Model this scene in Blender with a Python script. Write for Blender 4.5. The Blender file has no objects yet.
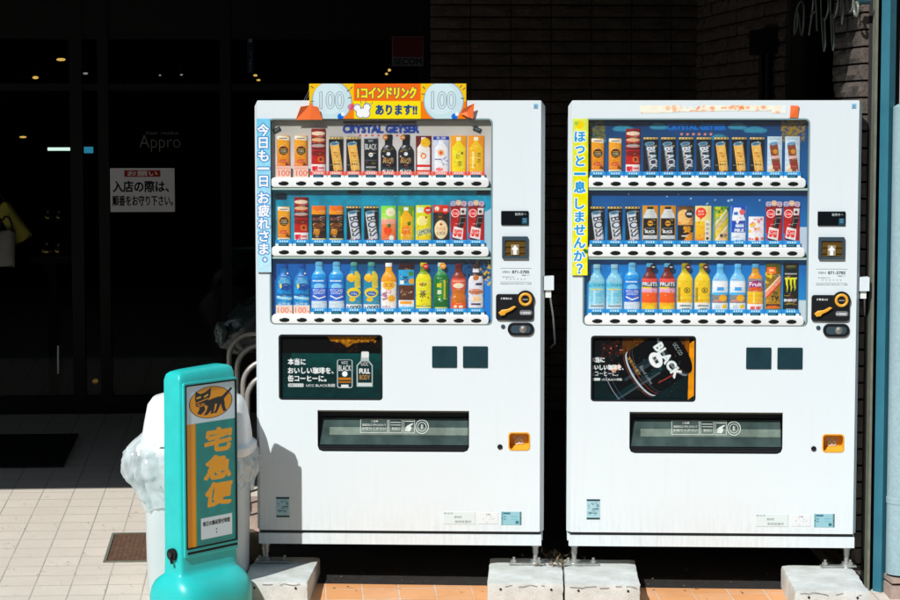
import bpy, bmesh, math, random
import numpy as np
from mathutils import Vector, Matrix, noise

# ------------------------------------------------------------------ camera, world, sun, exposure
SC = bpy.context.scene
COL = SC.collection
R = math.radians
F = 2200.0                       # focal length in pixels of a 900 px wide frame (88 mm)
PITCH, YAW = 4.70, -4.06         # degrees: looking slightly down and a little to the right of the shop's normal
CAM = Vector((0.0, -9.1, 1.96))
cam_d = bpy.data.cameras.new('camera')
cam = bpy.data.objects.new('camera', cam_d); COL.objects.link(cam)
cam_d.sensor_width = 36.0; cam_d.lens = F / 900 * 36.0
cam_d.clip_start = 0.1; cam_d.clip_end = 2000
cam.location = CAM
cam.rotation_euler = (R(90 - PITCH), 0, R(YAW))
SC.camera = cam

SUN_DIR = Vector((0.70, 1.0, -1.15)).normalized()      # the way the light travels
w = bpy.data.worlds.new('World'); SC.world = w; w.use_nodes = True
nt = w.node_tree; bg = nt.nodes['Background']
sky = nt.nodes.new('ShaderNodeTexSky'); sky.sky_type = 'NISHITA'; sky.sun_disc = False
sky.sun_elevation = math.asin(-SUN_DIR.z); sky.sun_rotation = math.atan2(-SUN_DIR.x, -SUN_DIR.y)
sky.air_density = 1.2; sky.dust_density = 0.3; sky.ozone_density = 2.0
nt.links.new(sky.outputs[0], bg.inputs[0]); bg.inputs[1].default_value = 0.095
sl = bpy.data.lights.new('sun', 'SUN'); sl.energy = 4.3; sl.angle = R(0.5); sl.color = (1.0, 0.99, 0.975)
so = bpy.data.objects.new('sun', sl); COL.objects.link(so)
so.rotation_euler = SUN_DIR.to_track_quat('-Z', 'Y').to_euler(); so.location = (-8, -10, 14)
vs = SC.view_settings
SC.display_settings.display_device = 'sRGB'
vs.view_transform = 'Standard'; vs.look = 'None'; vs.exposure = 0.09; vs.gamma = 1.0; vs.use_curve_mapping = False
SC.render.resolution_x = 1024; SC.render.resolution_y = 683
SC.render.engine = 'CYCLES'
SC.cycles.max_bounces = 8; SC.cycles.transparent_max_bounces = 12
SC.cycles.use_denoising = True

# ------------------------------------------------------------------ measuring: pixel rays meeting real planes
_rot = cam.rotation_euler.to_matrix()
def ray(px, py): return _rot @ Vector(((px - 450) / F, (300 - py) / F, -1.0))
SLOPE = 0.068                                            # the apron rises gently towards the shop
def gz(y): return SLOPE * max(y, -1.6)
def on_y(px, py, Y):
    d = ray(px, py); return CAM + d * ((Y - CAM.y) / d.y)
def on_x(px, py, X):
    d = ray(px, py); return CAM + d * ((X - CAM.x) / d.x)
def on_z(px, py, Z):
    d = ray(px, py); return CAM + d * ((Z - CAM.z) / d.z)
def on_ground(px, py):
    d = ray(px, py)                                      # z = SLOPE*y
    t = (SLOPE * CAM.y - CAM.z) / (d.z - SLOPE * d.y); return CAM + d * t
MA = R(-6.35)                                            # the machines stand turned a little against the shop front
MX = Vector((math.cos(MA), math.sin(MA), 0)); MN = Vector((-math.sin(MA), math.cos(MA), 0))
M0 = CAM + MN * 9.1                                      # a point of the machines' common front plane
def on_m(px, py, depth=0.0):
    d = ray(px, py); return CAM + d * (((M0 - CAM).dot(MN) + depth) / d.dot(MN))

# ------------------------------------------------------------------ helpers
def link(o, parent=None):
    COL.objects.link(o)
    if parent is not None: o.parent = parent
    return o
def tag(o, label=None, cat=None, group=None, kind=None):
    if label: o['label'] = label
    if cat: o['category'] = cat
    if group: o['group'] = group
    if kind: o['kind'] = kind
    return o
def thing(name, label, cat, loc=(0, 0, 0), rz=0.0, group=None):
    o = bpy.data.objects.new(name, None); o.empty_display_size = 0.05
    o.location = loc; o.rotation_euler = (0, 0, rz); COL.objects.link(o)
    return tag(o, label, cat, group)
def new_obj(name, me, mat=None, parent=None):
    if mat is not None and not me.materials: me.materials.append(mat)
    return link(bpy.data.objects.new(name, me), parent)
def np_mesh(name, V, Fq, col=None, smooth=False):
    """quads (n,4) from numpy arrays, with an optional colour per point"""
    me = bpy.data.meshes.new(name)
    V = np.asarray(V, dtype=np.float32); Fq = np.asarray(Fq, dtype=np.int32)
    k = Fq.shape[1]
    me.vertices.add(len(V)); me.vertices.foreach_set('co', V.ravel())
    me.loops.add(Fq.size); me.loops.foreach_set('vertex_index', Fq.ravel())
    me.polygons.add(len(Fq))
    me.polygons.foreach_set('loop_start', np.arange(0, Fq.size, k, dtype=np.int32))
    if smooth: me.polygons.foreach_set('use_smooth', np.ones(len(Fq), dtype=bool))
    me.update(calc_edges=True); me.validate()
    if col is not None:
        at = me.color_attributes.new('print', 'FLOAT_COLOR', 'POINT')
        c4 = np.ones((len(V), 4), dtype=np.float32); c4[:, :3] = col
        at.data.foreach_set('color', c4.ravel())
    return me
def bm_obj(name, bm, mat, parent=None, smooth=None, bevel=0.0, seg=2):
    if bevel > 0:
        es = [e for e in bm.edges if len(e.link_faces) == 2 and e.calc_face_angle(0) > 0.6]
        bmesh.ops.bevel(bm, geom=es, offset=bevel, segments=seg, profile=0.5, affect='EDGES', clamp_overlap=True)
    bmesh.ops.recalc_face_normals(bm, faces=bm.faces[:])
    me = bpy.data.meshes.new(name); bm.to_mesh(me); bm.free()
    o = new_obj(name, me, mat, parent)
    if smooth is not None:
        me.polygons.foreach_set('use_smooth', [True] * len(me.polygons))
        try: me.set_sharp_from_angle(angle=R(smooth))
        except Exception: pass
    return o
def box(bm, x0, x1, y0, y1, z0, z1, M=None):
    vs_ = [bm.verts.new((x, y, z)) for x in (x0, x1) for y in (y0, y1) for z in (z0, z1)]
    for f in ((0, 1, 3, 2), (4, 6, 7, 5), (0, 4, 5, 1), (2, 3, 7, 6), (0, 2, 6, 4), (1, 5, 7, 3)):
        bm.faces.new([vs_[i] for i in f])
    if M is not None: bmesh.ops.transform(bm, matrix=M, verts=vs_)
    return vs_
def box_obj(name, b, mat, parent=None, bevel=0.0, seg=2, M=None, smooth=None):
    bm = bmesh.new(); box(bm, *b, M=M); return bm_obj(name, bm, mat, parent, smooth, bevel, seg)
def loft(bm, rings, cap0=True, cap1=True):
    rs = [[bm.verts.new(p) for p in r] for r in rings]
    for a, b in zip(rs, rs[1:]):
        n = len(a)
        for i in range(n): bm.faces.new((a[i], a[(i + 1) % n], b[(i + 1) % n], b[i]))
    if cap0: bm.faces.new(rs[0][::-1])
    if cap1: bm.faces.new(rs[-1])
    return rs
def lathe(bm, prof, n=32, sx=1.0, sy=1.0, c=(0, 0, 0), cap0=True, cap1=True):
    rings = [[(c[0] + r * sx * math.cos(2 * math.pi * i / n), c[1] + r * sy * math.sin(2 * math.pi * i / n), c[2] + z) for i in range(n)] for r, z in prof]
    return loft(bm, rings, cap0, cap1)
def tube(bm, pts, rad, n=10, cap=True, closed=False):
    pts = [Vector(p) for p in pts]; rings = []; up = None; N = len(pts)
    for i, p in enumerate(pts):
        if closed: t = pts[(i + 1) % N] - pts[i - 1]
        else: t = pts[min(i + 1, N - 1)] - pts[max(i - 1, 0)]
        t.normalize()
        if up is None:
            up = Vector((0, 0, 1)) if abs(t.z) < 0.9 else Vector((1, 0, 0))
        s = t.cross(up).normalized(); up = s.cross(t).normalized()
        r = rad[i] if isinstance(rad, (list, tuple)) else rad
        rings.append([p + (s * math.cos(a) + up * math.sin(a)) * r for a in [2 * math.pi * k / n for k in range(n)]])
    if closed:
        rs = [[bm.verts.new(p) for p in r] for r in rings]
        for a, b in zip(rs, rs[1:] + rs[:1]):
            for i in range(n): bm.faces.new((a[i], a[(i + 1) % n], b[(i + 1) % n], b[i]))
    else: loft(bm, rings, cap, cap)
def arc(cx, cy, r, a0, a1, n=8):
    return [(cx + r * math.cos(R(a0 + (a1 - a0) * i / n)), cy + r * math.sin(R(a0 + (a1 - a0) * i / n))) for i in range(n + 1)]
def rrect(x0, y0, x1, y1, r, n=5):
    if r <= 0: return [(x0, y0), (x1, y0), (x1, y1), (x0, y1)]
    return arc(x1 - r, y0 + r, r, -90, 0, n) + arc(x1 - r, y1 - r, r, 0, 90, n) + arc(x0 + r, y1 - r, r, 90, 180, n) + arc(x0 + r, y0 + r, r, 180, 270, n)
def oval(cx, cy, rx, ry, n=28): return [(cx + rx * math.cos(2 * math.pi * i / n), cy + ry * math.sin(2 * math.pi * i / n)) for i in range(n)]
def plate(name, loops, y0, y1, mat, parent=None, bevel=0.0, smooth=12):
    """a sheet lying in the local x-z plane between y0 and y1, its outline and holes given as 2D loops"""
    cu = bpy.data.curves.new(name, 'CURVE'); cu.dimensions = '2D'; cu.fill_mode = 'BOTH'
    cu.extrude = max((y1 - y0) / 2 - bevel, 0); cu.bevel_depth = bevel; cu.bevel_resolution = 2
    if bevel: cu.offset = -bevel
    for lp in loops:
        s = cu.splines.new('POLY'); s.points.add(len(lp) - 1)
        s.points.foreach_set('co', [c for p in lp for c in (p[0], p[1], 0, 1)]); s.use_cyclic_u = True
    o = bpy.data.objects.new('tmp', cu)
    me = bpy.data.meshes.new_from_object(o)
    bpy.data.objects.remove(o); bpy.data.curves.remove(cu)
    ym = (y0 + y1) / 2
    me.transform(Matrix(((1, 0, 0, 0), (0, 0, -1, ym), (0, 1, 0, 0), (0, 0, 0, 1))))
    bm = bmesh.new(); bm.from_mesh(me); bpy.data.meshes.remove(me)
    bmesh.ops.remove_doubles(bm, verts=bm.verts[:], dist=1e-5)
    return bm_obj(name, bm, mat, parent, smooth)

_glyph = {}
def glyphs(s, bold=0.0):
    """triangles (n,3,2) of a line of text in the bundled font, moved to a box that starts at 0,0"""
    key = (s, bold)
    if key not in _glyph:
        cu = bpy.data.curves.new('t', 'FONT'); cu.body = s; cu.resolution_u = 3; cu.offset = bold
        o = bpy.data.objects.new('t', cu); me = bpy.data.meshes.new_from_object(o)
        bpy.data.objects.remove(o); bpy.data.curves.remove(cu)
        me.calc_loop_triangles()
        co = np.zeros(len(me.vertices) * 3); me.vertices.foreach_get('co', co); co = co.reshape(-1, 3)[:, :2]
        tr = np.zeros(len(me.loop_triangles) * 3, dtype=np.int32); me.loop_triangles.foreach_get('vertices', tr)
        bpy.data.meshes.remove(me)
        mn = co.min(0); _glyph[key] = ((co - mn)[tr].reshape(-1, 3, 2), co.max(0) - mn)
    return _glyph[key]
def text_bm(bm, s, x0, z0, h, y, width=None, bold=0.0, M=None, thick=0.0006):
    """lettering as thin flat shapes in the local x-z plane, lower left corner at x0,z0"""
    T, bb = glyphs(s, bold); kx = ky = h / bb[1]
    if width: kx = width / bb[0]
    for t in T:
        v = [bm.verts.new((x0 + p[0] * kx, y, z0 + p[1] * ky)) for p in t]
        try: bm.faces.new(v)
        except ValueError: pass

# ------------------------------------------------------------------ printed surfaces: flat graphics rastered to a colour per point
def lin(c):
    c = np.asarray(c, dtype=np.float64) / 255.0
    return np.where(c <= 0.04045, c / 12.92, ((c + 0.055) / 1.055) ** 2.4)
PRINT_K = 1.0
class Art:
    def __init__(s, wm, hm, ppm, col=(255, 255, 255)):
        s.w, s.h = wm, hm
        s.nx, s.ny = max(2, int(round(wm * ppm))), max(2, int(round(hm * ppm)))
        s.W, s.H = s.nx * 2, s.ny * 2
        s.a = np.zeros((s.H, s.W, 3)); s.a[:] = lin(col)
        s.Y, s.X = np.mgrid[0:s.H, 0:s.W] + 0.5
        s.U, s.V = s.X / s.W, s.Y / s.H
    def put(s, m, col, al=1.0):
        m = np.clip(m.astype(float) * al, 0, 1)[..., None]; s.a = s.a * (1 - m) + lin(col) * m; return s
    def rect(s, x0, y0, x1, y1, col, al=1.0): return s.put((s.U >= x0) & (s.U < x1) & (s.V >= y0) & (s.V < y1), col, al)
    def rr(s, x0, y0, x1, y1, r, col, al=1.0):
        cx, cy = (x0 + x1) / 2 * s.W, (y0 + y1) / 2 * s.H; hx, hy = (x1 - x0) / 2 * s.W, (y1 - y0) / 2 * s.H; r = r * s.W
        dx = np.maximum(abs(s.X - cx) - (hx - r), 0); dy = np.maximum(abs(s.Y - cy) - (hy - r), 0)
        return s.put((dx * dx + dy * dy <= r * r), col, al)
    def grad(s, y0, y1, c0, c1, x0=0, x1=1):
        t = np.clip((s.V - y0) / (y1 - y0), 0, 1)[..., None]; m = ((s.V >= y0) & (s.V < y1) & (s.U >= x0) & (s.U < x1))[..., None]
        s.a = np.where(m, lin(c0) * (1 - t) + lin(c1) * t, s.a); return s
    def ell(s, cx, cy, rx, col, ry=None, ang=0, al=1.0):
        rx = rx * s.W; ry = rx if ry is None else ry * s.H
        dx, dy = s.X - cx * s.W, s.Y - cy * s.H; c, q = math.cos(R(ang)), math.sin(R(ang))
        return s.put(((dx * c + dy * q) / rx) ** 2 + ((-dx * q + dy * c) / ry) ** 2 <= 1, col, al)
    def ring(s, cx, cy, rx, t, col):
        d = np.hypot(s.X - cx * s.W, s.Y - cy * s.H) / s.W; return s.put((d < rx) & (d > rx - t), col)
    def poly(s, pts, col, al=1.0):
        m = np.zeros((s.H, s.W), bool); P = [(x * s.W, y * s.H) for x, y in pts]
        for (xa, ya), (xb, yb) in zip(P, P[1:] + P[:1]):
            if ya == yb: continue
            c = ((s.Y > min(ya, yb)) & (s.Y <= max(ya, yb))) & (s.X < xa + (s.Y - ya) * (xb - xa) / (yb - ya)); m ^= c
        return s.put(m, col, al)
    def slab(s, cx, cy, w, h, ang, col, al=1.0):
        """turned rectangle; w and h in canvas widths"""
        dx, dy = s.X - cx * s.W, s.Y - cy * s.H; c, q = math.cos(R(ang)), math.sin(R(ang))
        return s.put((abs(dx * c + dy * q) <= w * s.W / 2) & (abs(-dx * q + dy * c) <= h * s.W / 2), col, al)
    def tris(s, P, col, grow=0.0):
        m = np.zeros((s.H, s.W), bool)
        for t in P:
            x0, x1 = int(max(0, math.floor(t[:, 0].min()))), int(min(s.W, math.ceil(t[:, 0].max()) + 1))
            y0, y1 = int(max(0, math.floor(t[:, 1].min()))), int(min(s.H, math.ceil(t[:, 1].max()) + 1))
            if x1 <= x0 or y1 <= y0: continue
            X, Y = s.X[y0:y1, x0:x1], s.Y[y0:y1, x0:x1]
            d = [(t[(i + 1) % 3, 0] - t[i, 0]) * (Y - t[i, 1]) - (t[(i + 1) % 3, 1] - t[i, 1]) * (X - t[i, 0]) for i in range(3)]
            m[y0:y1, x0:x1] |= ((d[0] >= 0) & (d[1] >= 0) & (d[2] >= 0)) | ((d[0] <= 0) & (d[1] <= 0) & (d[2] <= 0))
        if grow > 0:
            g, r = m.copy(), int(math.ceil(grow))
            for dy in range(-r, r + 1):
                for dx in range(-r, r + 1):
                    if (dx or dy) and dx * dx + dy * dy <= grow * grow + 0.5:
                        g[max(0, dy):s.H + min(0, dy), max(0, dx):s.W + min(0, dx)] |= m[max(0, -dy):s.H + min(0, -dy), max(0, -dx):s.W + min(0, -dx)]
            m = g
        return s.put(m, col)
    def text(s, t, cx, cy, h, col, w=None, ang=0, bold=0.02, out=None, outw=0.05, shear=0.0):
        """centred text; h in canvas heights, w (optional) in canvas widths"""
        T, bb = glyphs(t, 0.0); ky = h * s.H / bb[1]; kx = ky if w is None else w * s.W / bb[0]; P = s._place(T, bb, kx, ky, cx, cy, ang, shear); em = min(kx, ky)
        if out is not None: s.tris(P, out, (bold + outw) * em)
        return s.tris(P, col, max(0, bold) * em if bold * em > 0.5 else 0)
    def _place(s, T, bb, kx, ky, cx, cy, ang, shear):
        P = np.empty_like(T); X = (T[..., 0] - bb[0] / 2) * kx; Y = -(T[..., 1] - bb[1] / 2) * ky; X = X - Y * shear
        c, q = math.cos(R(ang)), math.sin(R(ang))
        P[..., 0] = cx * s.W + X * c - Y * q; P[..., 1] = cy * s.H + X * q + Y * c; return P
    def speck(s, n, col, r0, r1, seed, box_=(0, 0, 1, 1), al=0.6):
        g = np.random.default_rng(seed)
        for _ in range(n):
            s.ell(g.uniform(box_[0], box_[2]), g.uniform(box_[1], box_[3]), g.uniform(r0, r1), col, al=al)
        return s
    def mottle(s, amp, scale, seed):
        g = np.random.default_rng(seed); k = max(2, int(scale)); kk = max(2, int(k * s.H / s.W) + 1)
        z = g.uniform(-1, 1, (kk + 1, k + 1)); fx = s.U * k * 0.999; fy = s.V * kk * 0.999
        ix, iy = fx.astype(int), fy.astype(int); tx, ty = fx - ix, fy - iy; tx = tx * tx * (3 - 2 * tx); ty = ty * ty * (3 - 2 * ty)
        n = (z[iy, ix] * (1 - tx) + z[iy, ix + 1] * tx) * (1 - ty) + (z[iy + 1, ix] * (1 - tx) + z[iy + 1, ix + 1] * tx) * ty
        s.a = np.clip(s.a * (1 + amp * n[..., None]), 0, 1); return s
    def cells(s):
        c = s.a.reshape(s.ny, 2, s.nx, 2, 3).mean((1, 3)); g = c.mean(-1, keepdims=True)
        return np.clip((g + (c - g) * 1.15) * PRINT_K, 0.003, 0.86)[::-1]      # row 0 at the bottom
def grid_faces(nx, ny):
    i = np.arange((nx - 1) * (ny - 1)); a = (i // (nx - 1)) * nx + i % (nx - 1)
    return np.stack([a, a + 1, a + 1 + nx, a + nx], 1)
def print_sheet(name, art, surf, mat, parent=None, closed_y=None, smooth=True):
    """art laid over surf(u,v) -> x,y,z (u left to right, v bottom to top, both 0..1); closed_y adds sides and a back at that y"""
    nx, ny = art.nx, art.ny
    v, u = np.mgrid[0:ny, 0:nx]; u = u / (nx - 1); v = v / (ny - 1)
    x, y, z = surf(u, v); V = np.stack([x, y, z], -1).reshape(-1, 3)
    c = art.cells(); iu = np.clip((x / art.w + 0.5) * (nx - 1), 0, nx - 1).round().astype(int) if getattr(art, 'planar', False) else np.tile(np.arange(nx), (ny, 1))
    C = c[np.tile(np.arange(ny)[:, None], (1, nx)), iu].reshape(-1, 3)
    Q = grid_faces(nx, ny)
    if closed_y is not None:
        loop = np.concatenate([np.arange(nx), np.arange(1, ny) * nx + nx - 1, (ny - 1) * nx + np.arange(nx - 2, -1, -1), np.arange(ny - 2, 0, -1) * nx])
        B = V[loop].copy(); B[:, 1] = closed_y; n0 = len(V); k = len(loop); j = np.arange(k)
        V = np.concatenate([V, B]); C = np.concatenate([C, C[loop]])
        Q = np.concatenate([Q, np.stack([loop, n0 + j, n0 + (j + 1) % k, loop[(j + 1) % k]], 1)])
    me = np_mesh(name, V, Q, C, smooth)
    if smooth and closed_y is not None: me.set_sharp_from_angle(angle=R(50))
    return new_obj(name, me, mat, parent)
def flat(x0, z0, w_, h_, y):
    return lambda u, v: (x0 + u * w_, np.full_like(u, y), z0 + v * h_)

# ------------------------------------------------------------------ materials
def material(name, col=(0.8, 0.8, 0.8), rough=0.5, metal=0.0, spec=0.5, noise_amp=0.0, noise_scale=20, bump=0.0, bump_scale=60, attr=None, col2=None, coat=0.0):
    m = bpy.data.materials.new(name); m.use_nodes = True; n = m.node_tree.nodes; l = m.node_tree.links
    p = n['Principled BSDF']; p.inputs['Base Color'].default_value = (*col, 1); p.inputs['Roughness'].default_value = rough
    p.inputs['Metallic'].default_value = metal; p.inputs['Specular IOR Level'].default_value = spec; p.inputs['Coat Weight'].default_value = coat
    tc = n.new('ShaderNodeTexCoord')
    if attr:
        a = n.new('ShaderNodeAttribute'); a.attribute_name = attr; l.new(a.outputs['Color'], p.inputs['Base Color'])
    if noise_amp or col2 is not None:
        t = n.new('ShaderNodeTexNoise'); t.inputs['Scale'].default_value = noise_scale; t.inputs['Detail'].default_value = 6; t.inputs['Roughness'].default_value = 0.65
        l.new(tc.outputs['Object'], t.inputs['Vector'])
        r = n.new('ShaderNodeValToRGB'); r.color_ramp.elements[0].position = 0.3; r.color_ramp.elements[1].position = 0.7
        c2 = col2 if col2 is not None else tuple(c * (1 - noise_amp) for c in col)
        r.color_ramp.elements[0].color = (*c2, 1); r.color_ramp.elements[1].color = (*col, 1)
        l.new(t.outputs['Fac'], r.inputs['Fac']); l.new(r.outputs['Color'], p.inputs['Base Color'])
    if bump:
        t = n.new('ShaderNodeTexNoise'); t.inputs['Scale'].default_value = bump_scale; t.inputs['Detail'].default_value = 5
        l.new(tc.outputs['Object'], t.inputs['Vector'])
        b = n.new('ShaderNodeBump'); b.inputs['Strength'].default_value = bump; b.inputs['Distance'].default_value = 0.01
        l.new(t.outputs['Fac'], b.inputs['Height']); l.new(b.outputs['Normal'], p.inputs['Normal'])
    return m
def weathered_white(name, col, dirt, rough=0.45):
    """painted sheet metal with faint run marks, a few scuffs and a dirty lower edge"""
    m = material(name, col, rough, spec=0.3, noise_amp=0.012, noise_scale=7); n = m.node_tree.nodes; l = m.node_tree.links; p = n['Principled BSDF']
    base = p.inputs['Base Color'].links[0].from_socket; tc = n['Texture Coordinate']
    def mask(scale, lo, hi, amt, src):
        mp = n.new('ShaderNodeMapping'); mp.inputs['Scale'].default_value = scale; l.new(tc.outputs['Object'], mp.inputs['Vector'])
        t = n.new('ShaderNodeTexNoise'); t.inputs['Scale'].default_value = 1.0; t.inputs['Detail'].default_value = 8; t.inputs['Roughness'].default_value = 0.7; l.new(mp.outputs[0], t.inputs['Vector'])
        mr = n.new('ShaderNodeMapRange'); mr.inputs['From Min'].default_value = lo; mr.inputs['From Max'].default_value = hi; mr.inputs['To Max'].default_value = amt; l.new(t.outputs['Fac'], mr.inputs['Value'])
        mx = n.new('ShaderNodeMix'); mx.data_type = 'RGBA'; mx.inputs['B'].default_value = (*dirt, 1); l.new(mr.outputs[0], mx.inputs['Factor']); l.new(src, mx.inputs['A']); return mx.outputs['Result'], mr
    c1, _ = mask((45, 45, 1.6), 0.55, 0.75, 0.09, base)
    c2, _ = mask((26, 26, 40), 0.70, 0.76, 0.30, c1)
    sx = n.new('ShaderNodeSeparateXYZ'); l.new(tc.outputs['Object'], sx.inputs[0])
    mz = n.new('ShaderNodeMapRange'); mz.inputs['From Min'].default_value = 0.22; mz.inputs['From Max'].default_value = 0.0; mz.inputs['To Max'].default_value = 1.0; l.new(sx.outputs['Z'], mz.inputs['Value'])
    c3, mr = mask((60, 60, 9), 0.42, 0.72, 0.36, c2)
    mu = n.new('ShaderNodeMath'); mu.operation = 'MULTIPLY'; l.new(mr.outputs[0], mu.inputs[0]); l.new(mz.outputs[0], mu.inputs[1])
    c3.node.inputs['Factor'].links and l.remove(c3.node.inputs['Factor'].links[0]); l.new(mu.outputs[0], c3.node.inputs['Factor'])
    l.new(c3, p.inputs['Base Color']); return m
def clear_material(name, tint=(1, 1, 1), gloss=0.06, rough=0.02, haze=0.0, haze_col=(0.8, 0.85, 0.85), haze_noise=0.0):
    """thin clear sheet: lets light straight through, with a weak mirror and an optional milky film"""
    m = bpy.data.materials.new(name); m.use_nodes = True; n = m.node_tree.nodes; l = m.node_tree.links
    n.remove(n['Principled BSDF']); out = n['Material Output']
    t = n.new('ShaderNodeBsdfTransparent'); t.inputs[0].default_value = (*tint, 1)
    g = n.new('ShaderNodeBsdfGlossy'); g.inputs['Roughness'].default_value = rough
    mx = n.new('ShaderNodeMixShader'); mx.inputs[0].default_value = gloss
    l.new(t.outputs[0], mx.inputs[1]); l.new(g.outputs[0], mx.inputs[2]); last = mx
    if haze:
        d = n.new('ShaderNodeBsdfDiffuse'); d.inputs[0].default_value = (*haze_col, 1)
        tl = n.new('ShaderNodeBsdfTranslucent'); tl.inputs[0].default_value = (*haze_col, 1)
        md = n.new('ShaderNodeMixShader'); md.inputs[0].default_value = 0.45; l.new(d.outputs[0], md.inputs[1]); l.new(tl.outputs[0], md.inputs[2])
        m2 = n.new('ShaderNodeMixShader'); m2.inputs[0].default_value = haze
        if haze_noise:
            tc = n.new('ShaderNodeTexCoord'); tx = n.new('ShaderNodeTexNoise'); tx.inputs['Scale'].default_value = 14; tx.inputs['Detail'].default_value = 6
            l.new(tc.outputs['Object'], tx.inputs['Vector'])
            mr = n.new('ShaderNodeMapRange'); mr.inputs['From Min'].default_value = 0.3; mr.inputs['From Max'].default_value = 0.75
            mr.inputs['To Min'].default_value = max(0, haze - haze_noise); mr.inputs['To Max'].default_value = min(1, haze + haze_noise)
            l.new(tx.outputs['Fac'], mr.inputs['Value']); l.new(mr.outputs[0], m2.inputs[0])
        l.new(mx.outputs[0], m2.inputs[1]); l.new(md.outputs[0], m2.inputs[2]); last = m2
    l.new(last.outputs[0], out.inputs['Surface']); return m
def glow_material(name, col, strength):
    m = bpy.data.materials.new(name); m.use_nodes = True; p = m.node_tree.nodes['Principled BSDF']
    p.inputs['Base Color'].default_value = (*col, 1); p.inputs['Emission Color'].default_value = (*col, 1); p.inputs['Emission Strength'].default_value = strength
    return m

# ------------------------------------------------------------------ materials in use
m_white = weathered_white('white_painted_steel', (0.715, 0.785, 0.80), (0.40, 0.40, 0.36))
m_lip = material('pale_shelf_plastic', (0.80, 0.82, 0.80), 0.4)
m_case = material('display_case_grey', (0.42, 0.47, 0.45), 0.5)
m_black = material('black_plastic', (0.012, 0.013, 0.015), 0.32)
m_button = material('button_plastic', (0.012, 0.014, 0.013), 0.22)
m_rubber = material('black_rubber', (0.012, 0.012, 0.012), 0.8, spec=0.2)
m_smoke = material('dark_square_panel', (0.011, 0.045, 0.058), 0.35, noise_amp=0.3, noise_scale=25)
m_print = material('printed_card', rough=0.30, attr='print', spec=0.45)
m_paper = material('printed_paper', rough=0.75, attr='print', spec=0.15)
m_gold = material('brass_slot', (0.72, 0.42, 0.10), 0.28, metal=0.9)
m_amber = material('amber_plastic', (0.80, 0.38, 0.03), 0.35)
m_steel = material('galvanised_steel', (0.55, 0.56, 0.53), 0.4, metal=0.7, noise_amp=0.35, noise_scale=30)
m_chrome = material('steel_tube', (0.50, 0.47, 0.42), 0.35, metal=0.6, noise_amp=0.4, noise_scale=12)
m_ink = material('dark_ink', (0.06, 0.08, 0.09), 0.6)
m_whiteink = material('white_ink', (0.8, 0.82, 0.8), 0.5)
m_dullink = material('worn_white_ink', (0.62, 0.68, 0.62), 0.6, noise_amp=0.3, noise_scale=40)
m_undershade = material('painted_undershade', (0.022, 0.019, 0.016), 0.95, noise_amp=0.6, noise_scale=20, bump=0.4)  # near-black colour painting the deep shade under the machines
m_pane = clear_material('clear_acrylic', gloss=0.025, rough=0.03, haze=0.02)
m_flap = clear_material('smoked_flap', tint=(0.10, 0.30, 0.30), gloss=0.05, rough=0.12, haze=0.30, haze_col=(0.30, 0.45, 0.42), haze_noise=0.1)
m_orange = material('orange_ribbon', (0.85, 0.16, 0.03), 0.5)
m_teal = material('teal_plastic', (0.022, 0.55, 0.52), 0.36, spec=0.45, noise_amp=0.13, noise_scale=9, bump=0.05, bump_scale=14)
m_bin = material('translucent_white_plastic', (0.62, 0.69, 0.69), 0.4, noise_amp=0.06, noise_scale=4)
m_lid = material('white_lid_plastic', (0.86, 0.88, 0.88), 0.35)
m_bag = clear_material('clear_bag', gloss=0.24, rough=0.07, haze=0.58, haze_col=(0.88, 0.96, 0.97), haze_noise=0.25)
m_conc = material('pale_concrete', (0.70, 0.74, 0.72), 0.85, noise_scale=7, bump=0.3, bump_scale=120, col2=(0.44, 0.45, 0.40))
m_brick = material('split_face_brick', (0.125, 0.098, 0.080), 0.9, noise_amp=0.45, noise_scale=9, bump=0.7, bump_scale=70)
m_mortar = material('dark_mortar', (0.012, 0.011, 0.01), 0.95)
m_frame = material('black_window_frame', (0.006, 0.006, 0.006), 0.5, spec=0.2)
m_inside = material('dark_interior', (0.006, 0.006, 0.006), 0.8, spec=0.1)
m_soffit = material('dark_soffit', (0.012, 0.012, 0.012), 0.8, spec=0.1)
m_shopglass = clear_material('shop_glass', tint=(0.72, 0.76, 0.75), gloss=0.003, rough=0.02)
m_steelblue = material('teal_painted_post', (0.035, 0.185, 0.255), 0.35, noise_amp=0.25, noise_scale=5)
m_pipe = material('pale_blue_pipe', (0.34, 0.49, 0.53), 0.5, noise_amp=0.22, noise_scale=70)
m_cream = material('cream_pipe', (0.66, 0.62, 0.55), 0.6)
m_stone = material('brown_stone', (0.20, 0.155, 0.10), 0.9, noise_amp=0.55, noise_scale=18, bump=0.8, bump_scale=40)
m_pink = material('pinkish_brick', (0.45, 0.34, 0.28), 0.85, noise_amp=0.25, noise_scale=30, bump=0.4)
m_rust = material('rusty_iron', (0.20, 0.105, 0.06), 0.8, noise_amp=0.6, noise_scale=60)
m_trim = material('olive_trim', (0.20, 0.21, 0.16), 0.5, noise_amp=0.3, noise_scale=20)
m_bagdark = material('black_bag_plastic', (0.022, 0.034, 0.034), 0.18, bump=0.6, bump_scale=18)
m_tubeglass = material('unlit_neon_tube', (0.20, 0.22, 0.18), 0.12, spec=0.8)

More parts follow.
